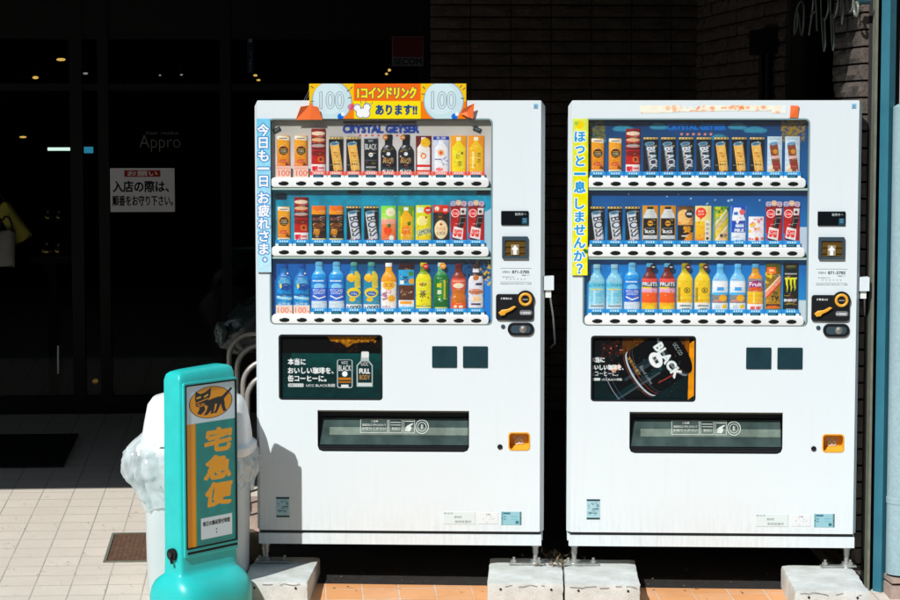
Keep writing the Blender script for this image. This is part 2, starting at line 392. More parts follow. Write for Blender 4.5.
# ------------------------------------------------------------------ the ground
def paving(name, c1, c2, joint, dirt):
    m = bpy.data.materials.new(name); m.use_nodes = True; n = m.node_tree.nodes; l = m.node_tree.links; p = n['Principled BSDF']
    tc = n.new('ShaderNodeTexCoord'); b = n.new('ShaderNodeTexBrick'); b.offset = 0.0; b.squash = 1.0
    b.inputs['Scale'].default_value = 1.0; b.inputs['Brick Width'].default_value = 0.152; b.inputs['Row Height'].default_value = 0.152
    b.inputs['Mortar Size'].default_value = 0.0030; b.inputs['Mortar Smooth'].default_value = 0.25; b.inputs['Bias'].default_value = 0
    b.inputs['Color1'].default_value = (*c1, 1); b.inputs['Color2'].default_value = (*c2, 1); b.inputs['Mortar'].default_value = (*joint, 1)
    mp = n.new('ShaderNodeMapping'); mp.inputs['Location'].default_value = (0.03, 0.045, 0)
    l.new(tc.outputs['Object'], mp.inputs['Vector']); l.new(mp.outputs[0], b.inputs['Vector'])
    def nz(scale, lo, hi, dark, src):
        t = n.new('ShaderNodeTexNoise'); t.inputs['Scale'].default_value = scale; t.inputs['Detail'].default_value = 7; t.inputs['Roughness'].default_value = 0.7
        l.new(tc.outputs['Object'], t.inputs['Vector'])
        mr = n.new('ShaderNodeMapRange'); mr.inputs['From Min'].default_value = lo; mr.inputs['From Max'].default_value = hi; mr.inputs['To Min'].default_value = 1.0; mr.inputs['To Max'].default_value = 0.0
        l.new(t.outputs['Fac'], mr.inputs['Value'])
        mx = n.new('ShaderNodeMix'); mx.data_type = 'RGBA'; mx.inputs['B'].default_value = (*dark, 1)
        l.new(mr.outputs[0], mx.inputs['Factor']); l.new(src, mx.inputs['A']); return mx.outputs['Result']
    c = nz(3.0, 0.28, 0.62, tuple(x * 0.86 for x in c1), b.outputs['Color'])
    c = nz(160.0, 0.30, 0.50, tuple(x * 0.80 for x in c2), c)
    c = nz(11.0, 0.25, 0.37, dirt, c)
    c = nz(48.0, 0.22, 0.30, tuple(x * 0.5 for x in dirt), c)
    l.new(c, p.inputs['Base Color']); p.inputs['Roughness'].default_value = 0.85; p.inputs['Specular IOR Level'].default_value = 0.2
    bp = n.new('ShaderNodeBump'); bp.inputs['Strength'].default_value = 0.6; bp.inputs['Distance'].default_value = 0.004
    inv = n.new('ShaderNodeMath'); inv.operation = 'SUBTRACT'; inv.inputs[0].default_value = 1.0; l.new(b.outputs['Fac'], inv.inputs[1])
    l.new(inv.outputs[0], bp.inputs['Height']); l.new(bp.outputs[0], p.inputs['Normal'])
    return m
m_beige = paving('beige_paving_tiles', (0.70, 0.63, 0.535), (0.65, 0.585, 0.50), (0.26, 0.27, 0.24), (0.28, 0.22, 0.17))
m_orangetile = paving('orange_paving_tiles', (0.72, 0.33, 0.12), (0.74, 0.41, 0.22), (0.66, 0.60, 0.50), (0.25, 0.12, 0.06))
m_asphalt = material('asphalt', (0.055, 0.055, 0.055), 0.9, noise_amp=0.3, noise_scale=40)
def ground_sheet(name, x0, x1, y0, y1, dz, mat):
    bm = bmesh.new(); ys = sorted({y0, y1} | {y for y in (-1.6,) if y0 < y < y1})
    vv = [[bm.verts.new((x, y, gz(y) + dz)) for x in (x0, x1)] for y in ys]
    for a, b in zip(vv, vv[1:]): bm.faces.new((a[0], a[1], b[1], b[0]))
    return tag(bm_obj(name, bm, mat), kind='structure')
ground_sheet('pavement', -9, 9, -2.4, 9.5, 0.0, m_beige)
ox0 = on_ground(205, 598).x
q0, q1 = on_ground(322, 585.6), on_ground(790, 591.5); sl_ = (q1.y - q0.y) / (q1.x - q0.x)  # the orange tiles end along the shadow line
def ground_quad(name, pts, dz, mat):
    bm = bmesh.new(); bm.faces.new([bm.verts.new((x, y, gz(y) + dz)) for x, y in pts]); return tag(bm_obj(name, bm, mat), kind='structure')
ground_quad('orange_pavement', [(ox0, -0.75), (2.30, -0.75), (2.30, q0.y + sl_ * (2.30 - q0.x)), (ox0, q0.y + sl_ * (ox0 - q0.x))], 0.008, m_orangetile)
ground_quad('undershade_ground', [(ox0 + 0.25, -0.3), (2.30, -0.3), (2.30, 3.68), (ox0 + 0.25, 3.68)], 0.004, m_undershade)  # shade under and behind the machines, painted as a dark sheet
bm = bmesh.new(); box(bm, -60, 60, -2.56, -2.4, -0.6, gz(-2) + 0.0)
tag(bm_obj('kerb', bm, m_conc), kind='structure')
bm = bmesh.new(); bmesh.ops.create_grid(bm, x_segments=1, y_segments=1, size=400); bmesh.ops.translate(bm, verts=bm.verts[:], vec=(0, 0, -0.25))
tag(bm_obj('road', bm, m_asphalt), kind='structure')

# unseen building added across the street to block low sky from the entrance
bm = bmesh.new(); box(bm, -34, 34, -26, -16, -0.26, 13.5)
for i in range(17):
    for k in range(4): box(bm, -33 + 3.9 * i, -30.6 + 3.9 * i, -15.995, -15.9, 1.2 + 3.1 * k, 3.0 + 3.1 * k)
tag(bm_obj('sky_block_building', bm, material('grey_brown_render', (0.16, 0.14, 0.12), 0.85, noise_amp=0.3, noise_scale=2)), kind='structure')

# rusty drain grating let into the paving
g0 = on_ground(103, 563); g1 = on_ground(139, 563); g2 = on_ground(115, 534)
gw = 0.30; gd = max(0.2, g2.y - g0.y)
dr = thing('drain_grate', 'rusty square drain grating set in the beige paving left of the bin', 'drain grate', (g0.x, g0.y, gz(g0.y)), 0)
dr.rotation_euler = (math.atan(SLOPE), 0, 0)
bm = bmesh.new()
for a in ((0, gw, 0, 0.012), (0, gw, gd - 0.012, gd), (0, 0.012, 0.012, gd - 0.012), (gw - 0.012, gw, 0.012, gd - 0.012)): box(bm, *a, 0.0005, 0.006)
bm_obj('frame', bm, m_trim, dr)
box_obj('pit', (0.012, gw - 0.012, 0.012, gd - 0.012, 0.0004, 0.0016), m_mortar, dr)
bm = bmesh.new(); k = 0
y = 0.018
while y < gd - 0.02:
    x = 0.016 + (k % 2) * 0.02
    while x < gw - 0.03:
        box(bm, x, x + 0.033, y, y + 0.008, 0.0018, 0.0065); x += 0.041
    y += 0.0145; k += 1
bm_obj('grating', bm, m_rust, dr)

# ------------------------------------------------------------------ the shop: brick back wall, return wall, canopy, glass front
YW = 3.70                                              # plane of the shop front
XR = on_y(700, 60, YW).x                               # inner corner of the brick walls
XL = on_y(430, 60, YW).x                               # where the brick ends and the glass begins
def brick_wall(name, label, length, z0, z1, loc, rz, holes=(), rough=0.012, seed=1, depth=0.1):
    """bricks standing proud of a dark mortar core; local x runs along the wall, -y faces out"""
    root = thing(name, label, 'wall', loc, rz)
    rnd = random.Random(seed); bm = bmesh.new(); ph, pl, g = 0.070, 0.235, 0.009
    ux = 3; nz_ = int((z1 - z0) / ph)
    for j in range(nz_):
        zb = z0 + j * ph + g / 2; zt = zb + ph - g; x = 0.0; 
        while x < length - 0.02:
            xa, xb = x + g / 2 * 0.6, min(x + pl, length) - g / 2 * 0.6; x += pl
            if any(xb > h[0] and xa < h[1] and zt > h[2] and zb < h[3] for h in holes): continue
            xs = [xa + (xb - xa) * i / 4 for i in range(5)]; zs = [zb, zb + (zt - zb) * 0.33, zb + (zt - zb) * 0.7, zt]
            base = rnd.uniform(0.0, 0.006)
            grid = []
            for zi, zz in enumerate(zs):
                row = []
                for xi, xx in enumerate(xs):
                    e = (zi in (0, 3)) or (xi in (0, 4))
                    d = base + (rnd.uniform(0.2, 1.0) * rough if not e else rnd.uniform(0, 0.45) * rough)
                    row.append(bm.verts.new((xx, -0.014 - d, zz)))
                grid.append(row)
            for a in range(3):
                for b in range(4): bm.faces.new((grid[a][b], grid[a][b + 1], grid[a + 1][b + 1], grid[a + 1][b]))
            rim = grid[0] + [r[-1] for r in grid[1:]] + grid[-1][-2::-1] + [r[0] for r in grid[-2:0:-1]]
            bk = [bm.verts.new((v.co.x, 0.004, v.co.z)) for v in rim]; n = len(rim)
            for i in range(n): bm.faces.new((rim[i], bk[i], bk[(i + 1) % n], rim[(i + 1) % n]))
    bm_obj('brick_face', bm, m_brick, root)
    loops = [[(0, z0), (length, z0), (length, z1), (0, z1)]] + [[(h[0], h[2]), (h[1], h[2]), (h[1], h[3]), (h[0], h[3])] for h in holes]
    plate('mortar_core', loops, 0.0, depth, m_mortar, root, smooth=None)
    return root
brick_wall('brick_wall', 'dark brown brick wall behind and between the two vending machines', XR - XL + 0.06, 0.1, 2.75, (XL, YW, 0), 0, seed=3)
YE = -0.10                                             # front end of the return wall
ret_len = YW - YE
hole_a = 10 * 0.235 + 0.002; hole_b = 14 * 0.235 - 0.001                 # an opening without glass behind the tube sign
brick_wall('brick_wall', 'brick return wall right of the machines, its front end catching the sun', ret_len, -0.05, 2.75, (XR, YW, 0), R(-90), holes=((hole_a, hole_b, 0.9, 2.70),), rough=0.022, seed=7, depth=0.14)
# a dark cupboard-like niche behind that opening
bm = bmesh.new(); box(bm, XR + 0.145, XR + 0.9, 0.0, 1.5, 0.8, 2.8); bmesh.ops.delete(bm, geom=[f for f in bm.faces if abs(f.calc_center_median().x - (XR + 0.145)) < 1e-4], context='FACES')
tag(bm_obj('window_niche', bm, m_mortar), 'black unlit window recess in the return wall behind the tube lettering', 'window')

# canopy over the shop entrance: its edge throws the shade line on the paving
ZC = 2.78; SL = -SUN_DIR.z / SUN_DIR.y
sh = on_ground(60, 489)
ye = sh.y - (ZC - sh.z) / SL
cn = thing('canopy', 'dark canopy roof over the shop front above the machines', 'canopy', (0, 0, 0))
box_obj('canopy_slab', (-8.0, 1.72, ye, 9.4, ZC, ZC + 0.28), m_soffit, cn)
yc2 = on_x(867, 10, XR).y - (ZC - on_x(867, 10, XR).z) / SL
box_obj('fascia_box', (1.723, 3.6, yc2, 9.4, ZC, ZC + 0.28), m_soffit, cn)

# glass shop front left of the brick
sf = thing('shop_front', 'black framed glass shop front in deep shade behind the bin', 'shop front', (0, YW, 0))
zf = gz(YW); XA = -7.4
fx = [on_y(p, 200, YW).x for p in (-70, 77, 104, 226, 424)]
for x, hw in zip([XA] + fx, (0.04, 0.03, 0.035, 0.03, 0.03, 0.03)): box_obj('mullion', (x - hw, x + hw, 0.0, 0.09, zf - 0.05, ZC), m_frame, sf)
bm = bmesh.new(); box(bm, XA, XL, 0.01, 0.08, zf - 0.1, zf + 0.10); box(bm, XA, XL, 0.012, 0.078, 2.42, ZC - 0.002)
zr = on_y(150, 87, YW).z; box(bm, XA, XL, 0.015, 0.075, zr - 0.02, zr + 0.02)
bm_obj('rail', bm, m_frame, sf)
zb_, zt_ = on_y(150, 390, YW).z, 2.42
bm = bmesh.new()
for a, b in zip([XA] + fx, fx): box(bm, a + 0.02, b - 0.02, 0.04, 0.046, zf + 0.09, 2.43)
bm_obj('glass_panes', bm, m_shopglass, sf)
# door furniture
p = on_y(95.5, 381, YW)
bm = bmesh.new(); lathe(bm, [(0.018, 0), (0.018, 0.012), (0.011, 0.014)], 20); bmesh.ops.rotate(bm, verts=bm.verts[:], cent=(0, 0, 0), matrix=Matrix.Rotation(R(90), 3, 'X')); bmesh.ops.translate(bm, verts=bm.verts[:], vec=(p.x, -0.004, p.z))
bm_obj('lock', bm, m_gold, sf, 40)
a, b = on_y(59, 345, YW), on_y(59, 373, YW)
bm = bmesh.new(); tube(bm, [(a.x, -0.035, a.z), (b.x, -0.035, b.z)], 0.007, 10)
tube(bm, [(a.x, 0.0, a.z - 0.02), (a.x, -0.035, a.z - 0.02)], 0.005, 8); tube(bm, [(a.x, 0.0, b.z + 0.02), (a.x, -0.035, b.z + 0.02)], 0.005, 8)
bm_obj('door_handle', bm, m_steel, sf, 40)
# the room behind the glass: dark shell
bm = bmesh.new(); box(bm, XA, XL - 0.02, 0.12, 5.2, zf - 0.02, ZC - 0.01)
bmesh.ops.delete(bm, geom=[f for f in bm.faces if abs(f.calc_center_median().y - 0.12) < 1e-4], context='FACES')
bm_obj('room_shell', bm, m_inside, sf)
# name lettering on the glass
def glass_text(name, s, px0, px1, py0, py1, mat, y=-0.002, bold=0.0):
    a, b = on_y(px0, py1, YW), on_y(px1, py0, YW); bm = bmesh.new()
    text_bm(bm, s, a.x, a.z, b.z - a.z, 0.036, b.x - a.x, bold); return bm_obj(name, bm, mat, sf)
m_dimwhite = material('faded_white_lettering', (0.13, 0.14, 0.12), 0.6)
glass_text('lettering', 'Appro', 139, 180, 135, 152, m_dimwhite, bold=-0.012)
glass_text('lettering', 'hair make', 146, 178, 131, 134.5, m_dimwhite)
# a notice taped to the glass
a, b = on_y(110.5, 212, YW - 0.01), on_y(174.5, 168, YW - 0.01)
ar = Art(b.x - a.x, b.z - a.z, 700, (222, 222, 226))
ar.rect(0.22, 0.05, 0.78, 0.20, (150, 50, 45)); ar.text('お願い', 0.5, 0.125, 0.11, (228, 226, 226), w=0.46, bold=0.03)
ar.text('入店の際は、', 0.475, 0.42, 0.25, (18, 18, 20), w=0.86, bold=0.04); ar.text('順番をお守り下さい。', 0.5, 0.74, 0.23, (18, 18, 20), w=0.93, bold=0.045)
nt_ = print_sheet('notice', ar, flat(0, 0, b.x - a.x, b.z - a.z, 0), m_paper, closed_y=0.003, smooth=False); nt_.location = (a.x, YW - 0.006, a.z)
tag(nt_, 'white paper notice with black Japanese lettering taped to the shop glass', 'notice')
# security plate beside the brick
a, b = on_y(392, 66, YW - 0.01), on_y(423.5, 36, YW - 0.01)
ar = Art(b.x - a.x, b.z - a.z, 700, (92, 84, 84)); ar.rect(0.03, 0.03, 0.97, 0.70, (84, 12, 14)); ar.rect(0.03, 0.70, 0.97, 0.97, (98, 98, 104))
ar.text('SECOM', 0.5, 0.84, 0.20, (12, 14, 22), w=0.86, bold=0.05)
s_ = print_sheet('security_sign', ar, flat(0, 0, b.x - a.x, b.z - a.z, 0), m_print, closed_y=0.006, smooth=False); s_.location = (a.x, YW - 0.008, a.z)
tag(s_, 'small dark red security company plate left of the brick wall', 'sign')
a, b = on_y(247.5, 73, YW - 0.01), on_y(253.5, 37, YW - 0.01)
ar = Art(b.x - a.x, b.z - a.z, 600, (14, 22, 34))
for i, ch in enumerate('Sevencall'[:6]): pass
ar.ell(0.5, 0.1, 0.3, (90, 110, 130)); ar.speck(14, (90, 115, 140), 0.06, 0.12, 4, (0.35, 0.3, 0.65, 0.95), 0.8)
s_ = print_sheet('door_sticker', ar, flat(0, 0, b.x - a.x, b.z - a.z, 0), m_print, closed_y=0.003, smooth=False); s_.location = (a.x, YW - 0.006, a.z)
tag(s_, 'narrow dark blue vertical sticker high on the shop glass', 'sticker')

# lamps and goods seen dimly inside the shop
m_warm = glow_material('warm_lamp', (1.0, 0.55, 0.12), 1.2); m_cool = glow_material('tube_lamp', (0.75, 0.95, 0.85), 1.6); m_blue = glow_material('blue_screen', (0.04, 0.35, 0.55), 0.8); m_dimlamp = glow_material('dim_lamp', (0.7, 0.65, 0.6), 0.5)
def lamp(px, py, wpx, hpx, mat, label, depth=3.0):
    p = on_y(px, py, YW + depth); k = (YW + depth + 9.1) / F
    t = thing('ceiling_lamp', label, 'lamp', (p.x, p.y, p.z))
    bm = bmesh.new(); lathe(bm, [(max(1e-4, wpx * k / 2 * math.cos(a_)), hpx * k / 2 * (1 + math.sin(a_))) for a_ in [R(-90 + 180 * q / 8) for q in range(9)]], 20, 1, 0.6); bm_obj('bulb_glass', bm, mat, t, 40)
    bm = bmesh.new(); lathe(bm, [(wpx * k / 2 * 1.1, hpx * k + 0.001), (0.02, hpx * k + 0.05), (0.006, hpx * k + 0.06), (0.006, max(0.1, ZC - 0.02 - p.z))], 16, 1, 0.6); bm_obj('lamp_housing', bm, m_frame, t, 40)
for px, py, wp, hp, mm, lb in ((61, 61, 9, 3, m_warm, 'widest amber ceiling lamp glowing in the shop behind the glass'), (35.5, 79, 6, 3, m_warm, 'small amber lamp below left of the widest amber lamp'),
        (85.5, 74.5, 5, 2.2, m_dimlamp, 'pale whitish lamp right of the amber lamps in the shop'), (23, 138, 7, 2, m_warm, 'dim amber lamp low beside the hanging bags'),
        (256, 76.5, 5.5, 2.4, m_warm, 'upper of two tiny amber lamps above the left machine corner'), (258.5, 81, 4, 2, m_warm, 'lower of two tiny amber lamps above the left machine corner'),
        (389, 71.5, 4, 3, m_warm, 'tiny amber lamp close under the dark red security plate'), (386.5, 75, 3, 2.4, m_warm, 'lowest tiny amber lamp under the dark red security plate'),
        (160, 76, 2.4, 1.6, m_dimlamp, 'faint pinprick lamp left above the shop lettering'), (181.5, 75.5, 3, 1.6, m_dimlamp, 'faint pinprick lamp right above the shop lettering')):
    lamp(px, py, wp, hp, mm, lb)
p = on_y(60.5, 149, YW + 3); k = (YW + 12.1) / F
t = thing('tube_light', 'white fluorescent tube light inside the dark shop', 'lamp', p)
bm = bmesh.new(); tube(bm, [(-12.5 * k, 0, 0), (12.5 * k, 0, 0)], 1.6 * k, 12); bm_obj('lamp_tube', bm, m_cool, t, 40)
box_obj('fixture', (-14 * k, 14 * k, -0.02, 0.02, 2.4 * k, 6 * k), m_frame, t)
p = on_y(88, 150, YW + 3); t = thing('screen', 'small blue glowing screen beside the fluorescent tube', 'screen', p)
bm = bmesh.new(); box(bm, -7 * k, 5 * k, -0.012, 0.012, -3 * k, 3.2 * k); bm_obj('display', bm, m_blue, t, None, 0.006)
box_obj('stand', (-1.2 * k, 1.2 * k, -0.008, 0.008, -3 * k - 0.5, -3 * k - 0.001), m_frame, t)
def shop_bag(name, label, px, py, wpx, hpx, mat, tilt, Y):
    k = (Y + 9.1) / F; p = on_y(px, py, Y); t = thing(name, label, 'bag', p); M = Matrix.Rotation(R(tilt), 4, 'Y')
    bm = bmesh.new(); W2, H2 = wpx * k / 2, hpx * k / 2; rings = []
    for i in range(9):
        v = -1 + i / 4; ww = W2 * (1 - 0.12 * v) ; dd = 0.05 * (1 - v * v * 0.6) + 0.008
        rings.append([M @ Vector((ww * math.copysign(abs(math.cos(a)) ** 0.6, math.cos(a)), dd * math.copysign(abs(math.sin(a)) ** 0.8, math.sin(a)), v * H2 + 0.008 * math.sin(5 * a + i))) for a in [2 * math.pi * q / 24 for q in range(24)]])
    loft(bm, rings); bm_obj('bag_body', bm, mat, t, 60)
    bm = bmesh.new(); tube(bm, [M @ Vector(q) for q in [(-W2 * 0.6, 0, H2 * 0.95), (-W2 * 0.5, 0, H2 * 1.5), (-W2 * 0.15, 0, H2 * 1.85), (W2 * 0.2, 0, H2 * 1.8), (W2 * 0.5, 0, H2 * 1.45), (W2 * 0.6, 0, H2 * 0.95)]], 0.006, 8); bm_obj('strap', bm, m_rubber, t, 60)
shop_bag('shoulder_bag', 'olive yellow bag hanging tilted at the left shop window', 13, 222, 17, 40, material('yellow_cloth', (0.30, 0.27, 0.03), 0.8, noise_amp=0.3), -32, YW - 0.12)
shop_bag('shoulder_bag', 'pale grey cloth bag hanging below the olive yellow bag', 4, 248, 22, 34, material('grey_cloth', (0.26, 0.25, 0.24), 0.85, noise_amp=0.3), 6, YW - 0.2)
m_brass = material('brass_ornament', (0.5, 0.34, 0.12), 0.2, metal=0.9)
lb = ('upper left brass bauble glinting on the shop display stand', 'upper right brass bauble glinting on the shop display stand', 'lower left brass bauble glinting on the shop display stand', 'lower right brass bauble glinting on the shop display stand')
for (px, py, rp), lab in zip(((48, 217, 4), (59, 217, 4), (47, 251, 6), (58.5, 251, 5)), lb):
    p = on_y(px, py, YW + 0.35); k = (YW + 9.45) / F
    t = thing('bauble', lab, 'ornament', p, group='brass baubles on the shop display'); bm = bmesh.new(); bmesh.ops.create_icosphere(bm, subdivisions=3, radius=rp * k); bm_obj('ball', bm, m_brass, t, 80)
    bm = bmesh.new(); lathe(bm, [(0.006, rp * k * 0.98), (0.006, rp * k + 0.014)], 10); bm_obj('hook_cap', bm, m_steel, t, 40)
t = thing('display_stand', 'dark display stand holding brass baubles behind the shop glass', 'stand', (on_y(53, 240, YW + 0.45).x, YW + 0.42, zf))
bm = bmesh.new(); zt2 = on_y(53, 258, YW + 0.4).z - zf
box(bm, -0.12, 0.12, -0.12, 0.12, zt2 - 0.03, zt2); bm_obj('shelf', bm, m_frame, t)
bm = bmesh.new(); box(bm, -0.03, 0.03, -0.03, 0.03, 0, zt2 - 0.032); bm_obj('post', bm, m_frame, t)

# black rubber mat before the door
a, b = on_ground(-40, 469), on_ground(78, 436)
bm = bmesh.new()
for (x, y) in ((a.x, a.y),): 
    vv = [bm.verts.new((xx, yy, gz(yy) + dz)) for dz in (0.004, 0.014) for xx, yy in ((a.x, a.y), (b.x, a.y), (b.x, b.y), (a.x, b.y))]
for f in ((0, 1, 2, 3), (4, 5, 6, 7), (0, 1, 5, 4), (1, 2, 6, 5), (2, 3, 7, 6), (3, 0, 4, 7)): bm.faces.new([vv[i] for i in f])
tag(bm_obj('door_mat', bm, m_rubber), 'black rubber mat lying before the shop door', 'door mat')

# unlit tube lettering on the return wall
ts = thing('tube_sign', 'unlit glass tube lettering fixed over the black window recess', 'sign', (0, 0, 0))
def w2(px, py): return on_x(px, py, XR - 0.07)
def stroke(pp, rad=0.009):
    P = [w2(*q) for q in pp]; out = []
    for i in range(len(P) - 1):
        p0, p1, p2, p3 = P[max(i - 1, 0)], P[i], P[i + 1], P[min(i + 2, len(P) - 1)]
        for k in range(5):
            t = k / 5; out.append(0.5 * ((2 * p1) + (p2 - p0) * t + (2 * p0 - 5 * p1 + 4 * p2 - p3) * t * t + (3 * p1 - p0 - 3 * p2 + p3) * t ** 3))
    out.append(P[-1]); return out
for pp in ([(794.5, 34), (795, 20), (798, 6), (802, 1), (804, 8), (803.5, 25), (802, 35), (800.5, 33)], [(794.5, 35), (797, 27), (798, 12), (799.5, 20), (801, 34)],
           [(809, 35), (810, 28), (813, 5), (814.5, -14), (816, 3), (817, 31)], [(810.5, 16), (816.5, 10)],
           [(824, 51), (823, 40), (821.5, 15), (821, -2)], [(821.5, 14), (824.5, 20), (828.5, 8), (827, -7), (822, -2)], [(824, 51), (825.5, 42), (824.5, 18)],
           [(833, 50), (832, 40), (831, 14), (830.5, -8)], [(831, 14), (834.5, 17), (838, 2), (836.5, -12), (831.5, -8)], [(833, 50), (834.3, 40), (833, 14)],
           [(842, 24), (841.5, 10), (840.5, -14)], [(842, 24), (843.5, 10), (842.5, -8), (846, -14)],
           [(847.5, 0), (849.5, 11), (852.5, 8), (853.5, -4), (852, -16), (848.5, -14), (847.5, 0)]):
    bm = bmesh.new(); tube(bm, stroke(pp), 0.0046, 8); bm_obj('glass_tube', bm, m_tubeglass, ts, 60)
q = w2(856.3, 9); bm = bmesh.new(); bmesh.ops.create_icosphere(bm, subdivisions=2, radius=0.001)
bm.free(); bm = bmesh.new(); tube(bm, [Vector((q.x, q.y + 0.03 * math.cos(a), q.z + 0.028 * math.sin(a))) for a in [2 * math.pi * i / 20 for i in range(20)]], 0.006, 8, closed=True); bm_obj('glass_tube', bm, m_tubeglass, ts, 60)
bm = bmesh.new(); tube(bm, [(q.x, q.y, q.z + 0.028), (XR - 0.012, q.y - 0.004, q.z + 0.03)], 0.011, 12); bm_obj('tube_bracket', bm, m_smoke, ts, 40)
bm = bmesh.new(); a, b = w2(795, -6), w2(853, -22); tube(bm, [a, b], 0.008, 8); bm_obj('mounting_rail', bm, m_frame, ts, 40)

# a fixture box on the return wall (dark, its cable running down)
a = on_x(765, 42, XR - 0.05)
t = thing('wall_box', 'dark junction box with two pipes on the shaded return wall', 'junction box', a)
box_obj('box_body', (-0.05, 0.03, -0.20, 0.14, -0.06, 0.06), m_frame, t, 0.01)
for dy in (-0.09, 0.06):
    bm = bmesh.new(); tube(bm, [(0.0, dy, -0.062), (0.0, dy, -1.2)], 0.018, 10); bm_obj('pipe', bm, m_frame, t, 40)

# posts and pipes at the right edge, in the sun
Yp = -0.16
a = on_y(873, 300, Yp); bxy = [on_y(p, 300, Yp).x for p in (871.6, 874, 879, 890)]
kz = gz(Yp) - 0.02
tag(box_obj('corner_trim', (bxy[0], bxy[1], Yp, Yp + 0.05, kz, ZC), m_trim), 'narrow olive metal corner strip at the brick wall end', 'trim strip')
tag(box_obj('gap_shade', (bxy[1] + 0.001, bxy[2] + 0.03, Yp + 0.03, Yp + 0.09, kz, ZC), m_frame), 'black strip drawn for the shaded gap between olive strip and teal post', 'post')  # black filler painting the dark gap beside the teal post
hw = (bxy[3] - bxy[2]) / 2 / math.cos(R(38)) * 0.98
st = thing('steel_post', 'teal painted square steel post beside the pale blue pipe', 'post', ((bxy[2] + bxy[3]) / 2, Yp, kz), R(40))
box_obj('shaft', (-hw * 0.74, hw * 0.74, -hw * 0.74, hw * 0.74, 0.012, ZC + 0.2 - kz), m_steelblue, st, 0.003)
box_obj('base_plate', (-hw * 0.9, hw * 0.9, -hw * 0.9, hw * 0.9, 0, 0.0115), m_steelblue, st)
pc = on_y(906.5, 300, Yp - 0.06); k = (Yp - 0.06 + 9.1) / F
pz = [on_y(900, y_, Yp - 0.06).z for y_ in (573, 503, 497, 107)]
pp_ = thing('drain_pipe', 'thick pale blue drainpipe at the right edge with a cream upper length', 'pipe', (pc.x, pc.y, 0))
bm = bmesh.new(); lathe(bm, [(16.6 * k, pz[0]), (16.6 * k, pz[1]), (17.2 * k, pz[1] + 0.002), (17.2 * k, pz[2]), (16.6 * k, pz[2] + 0.002), (16.6 * k, pz[3]), (12 * k, pz[3] + 0.012)], 40); bm_obj('lower_pipe', bm, m_pipe, pp_, 40)
bm = bmesh.new(); lathe(bm, [(10.6 * k, pz[3] + 0.005), (10.6 * k, ZC + 0.2)], 36); bm_obj('upper_pipe', bm, m_cream, pp_, 40)
t = thing('brick_footing', 'pinkish brick footing under the pale blue drainpipe', 'footing', (pc.x, pc.y, kz))
n = 0; z = 0.0
while z < pz[0] - kz - 0.01:
    h_ = min(0.075, pz[0] - kz - z - 0.002); o = box_obj('footing_brick', (-0.066 + 0.004 * (n % 2), 0.10, -0.07, 0.1, z, z + h_ - 0.008), m_pink, t, 0.004); z += 0.078; n += 1

# ------------------------------------------------------------------ the vending machines
MO = on_m(256.6, 543.6)                                # left machine: lower left corner of its front
MW = (on_m(543.6, 543.6) - MO).dot(MX)                 # full width
MH = on_m(400, 100.4).z - MO.z
MO2 = on_m(566.4, 546.4)
MO2.z = MO.z
def L(px, py):
    P = on_m(px, py) - MO; return P.dot(MX), P.z
def lx(px): return L(px, 250)[0]
def lz(py): return L(400, py)[1]
BACK_Y = 0.022                                         # plane behind the sample drinks
COLS = [lx(283.6 + 17.48 * i) for i in range(12)]
ROWZ = [dict(top=lz(119.5), tag0=lz(178), strip=(lz(187.5), lz(177.5))), dict(top=lz(189.5), tag0=lz(246.5), strip=(lz(256.5), lz(246.5))), dict(top=lz(258.5), tag0=lz(315), strip=(lz(324.2), lz(314.5)))]
WX0, WX1 = lx(270.5), lx(491.8)
def px_rrect(x0, y0, x1, y1, r, n=5): return rrect(lx(x0), lz(y1), lx(x1), lz(y0), r, n)

def tag_art(kind):
    if kind == 'hundred':
        a = Art(0.062, 0.050, 800, (238, 205, 190)); a.rect(0, 0, 1, 0.06, (225, 120, 100)); a.text('100', 0.55, 0.62, 0.48, (228, 92, 56), w=0.72, bold=0.0); a.rect(0.08, 0.16, 0.92, 0.30, (230, 140, 110), 0.6); a.rect(0.9, 0.5, 0.95, 0.62, (228, 92, 56)); return a
    if kind == 'hundred_low':
        a = Art(0.068, 0.040, 800, (240, 214, 200)); a.text('100', 0.45, 0.55, 0.55, (228, 92, 56), w=0.66, bold=0.0); a.rect(0.86, 0.6, 0.92, 0.78, (228, 92, 56)); a.rect(0, 0, 1, 0.05, (90, 170, 215)); return a
    base, dots, edge = ((70, 160, 222), (215, 238, 248), (60, 140, 205)) if kind == 'blue' else ((238, 150, 140), (250, 225, 220), (225, 85, 70))
    a = Art(0.070, 0.026, 900, base)
    a.rect(0, 0, 0.14, 0.6, edge); a.rect(0.86, 0, 1, 0.6, edge)
    for i, x in enumerate((0.3, 0.43, 0.57, 0.7)): a.rect(x - 0.035, 0.12, x + 0.035, 0.42, dots)
    a.rect(0, 0.62, 0.20, 1, (225, 238, 238)); a.rect(0.80, 0.62, 1, 1, (225, 238, 238)); a.rect(0.2, 0.5, 0.8, 1, (22, 62, 78)); a.rect(0.28, 0.66, 0.66, 0.82, (60, 130, 150)); return a
_tagmesh = {}
def price_tag(kind, parent, x, z):
    if kind not in _tagmesh:
        a = tag_art(kind); o = print_sheet('price_tag', a, lambda u, v: ((u - 0.5) * a.w, -0.003 + 0.004 * (2 * u - 1) ** 2 * 0, v * a.h), m_print, closed_y=0.0015, smooth=False); _tagmesh[kind] = o.data
        bpy.data.objects.remove(o)
    o = link(bpy.data.objects.new('price_tag', _tagmesh[kind]), parent); o.location = (x, 0.0090, z); return o
_btn = []
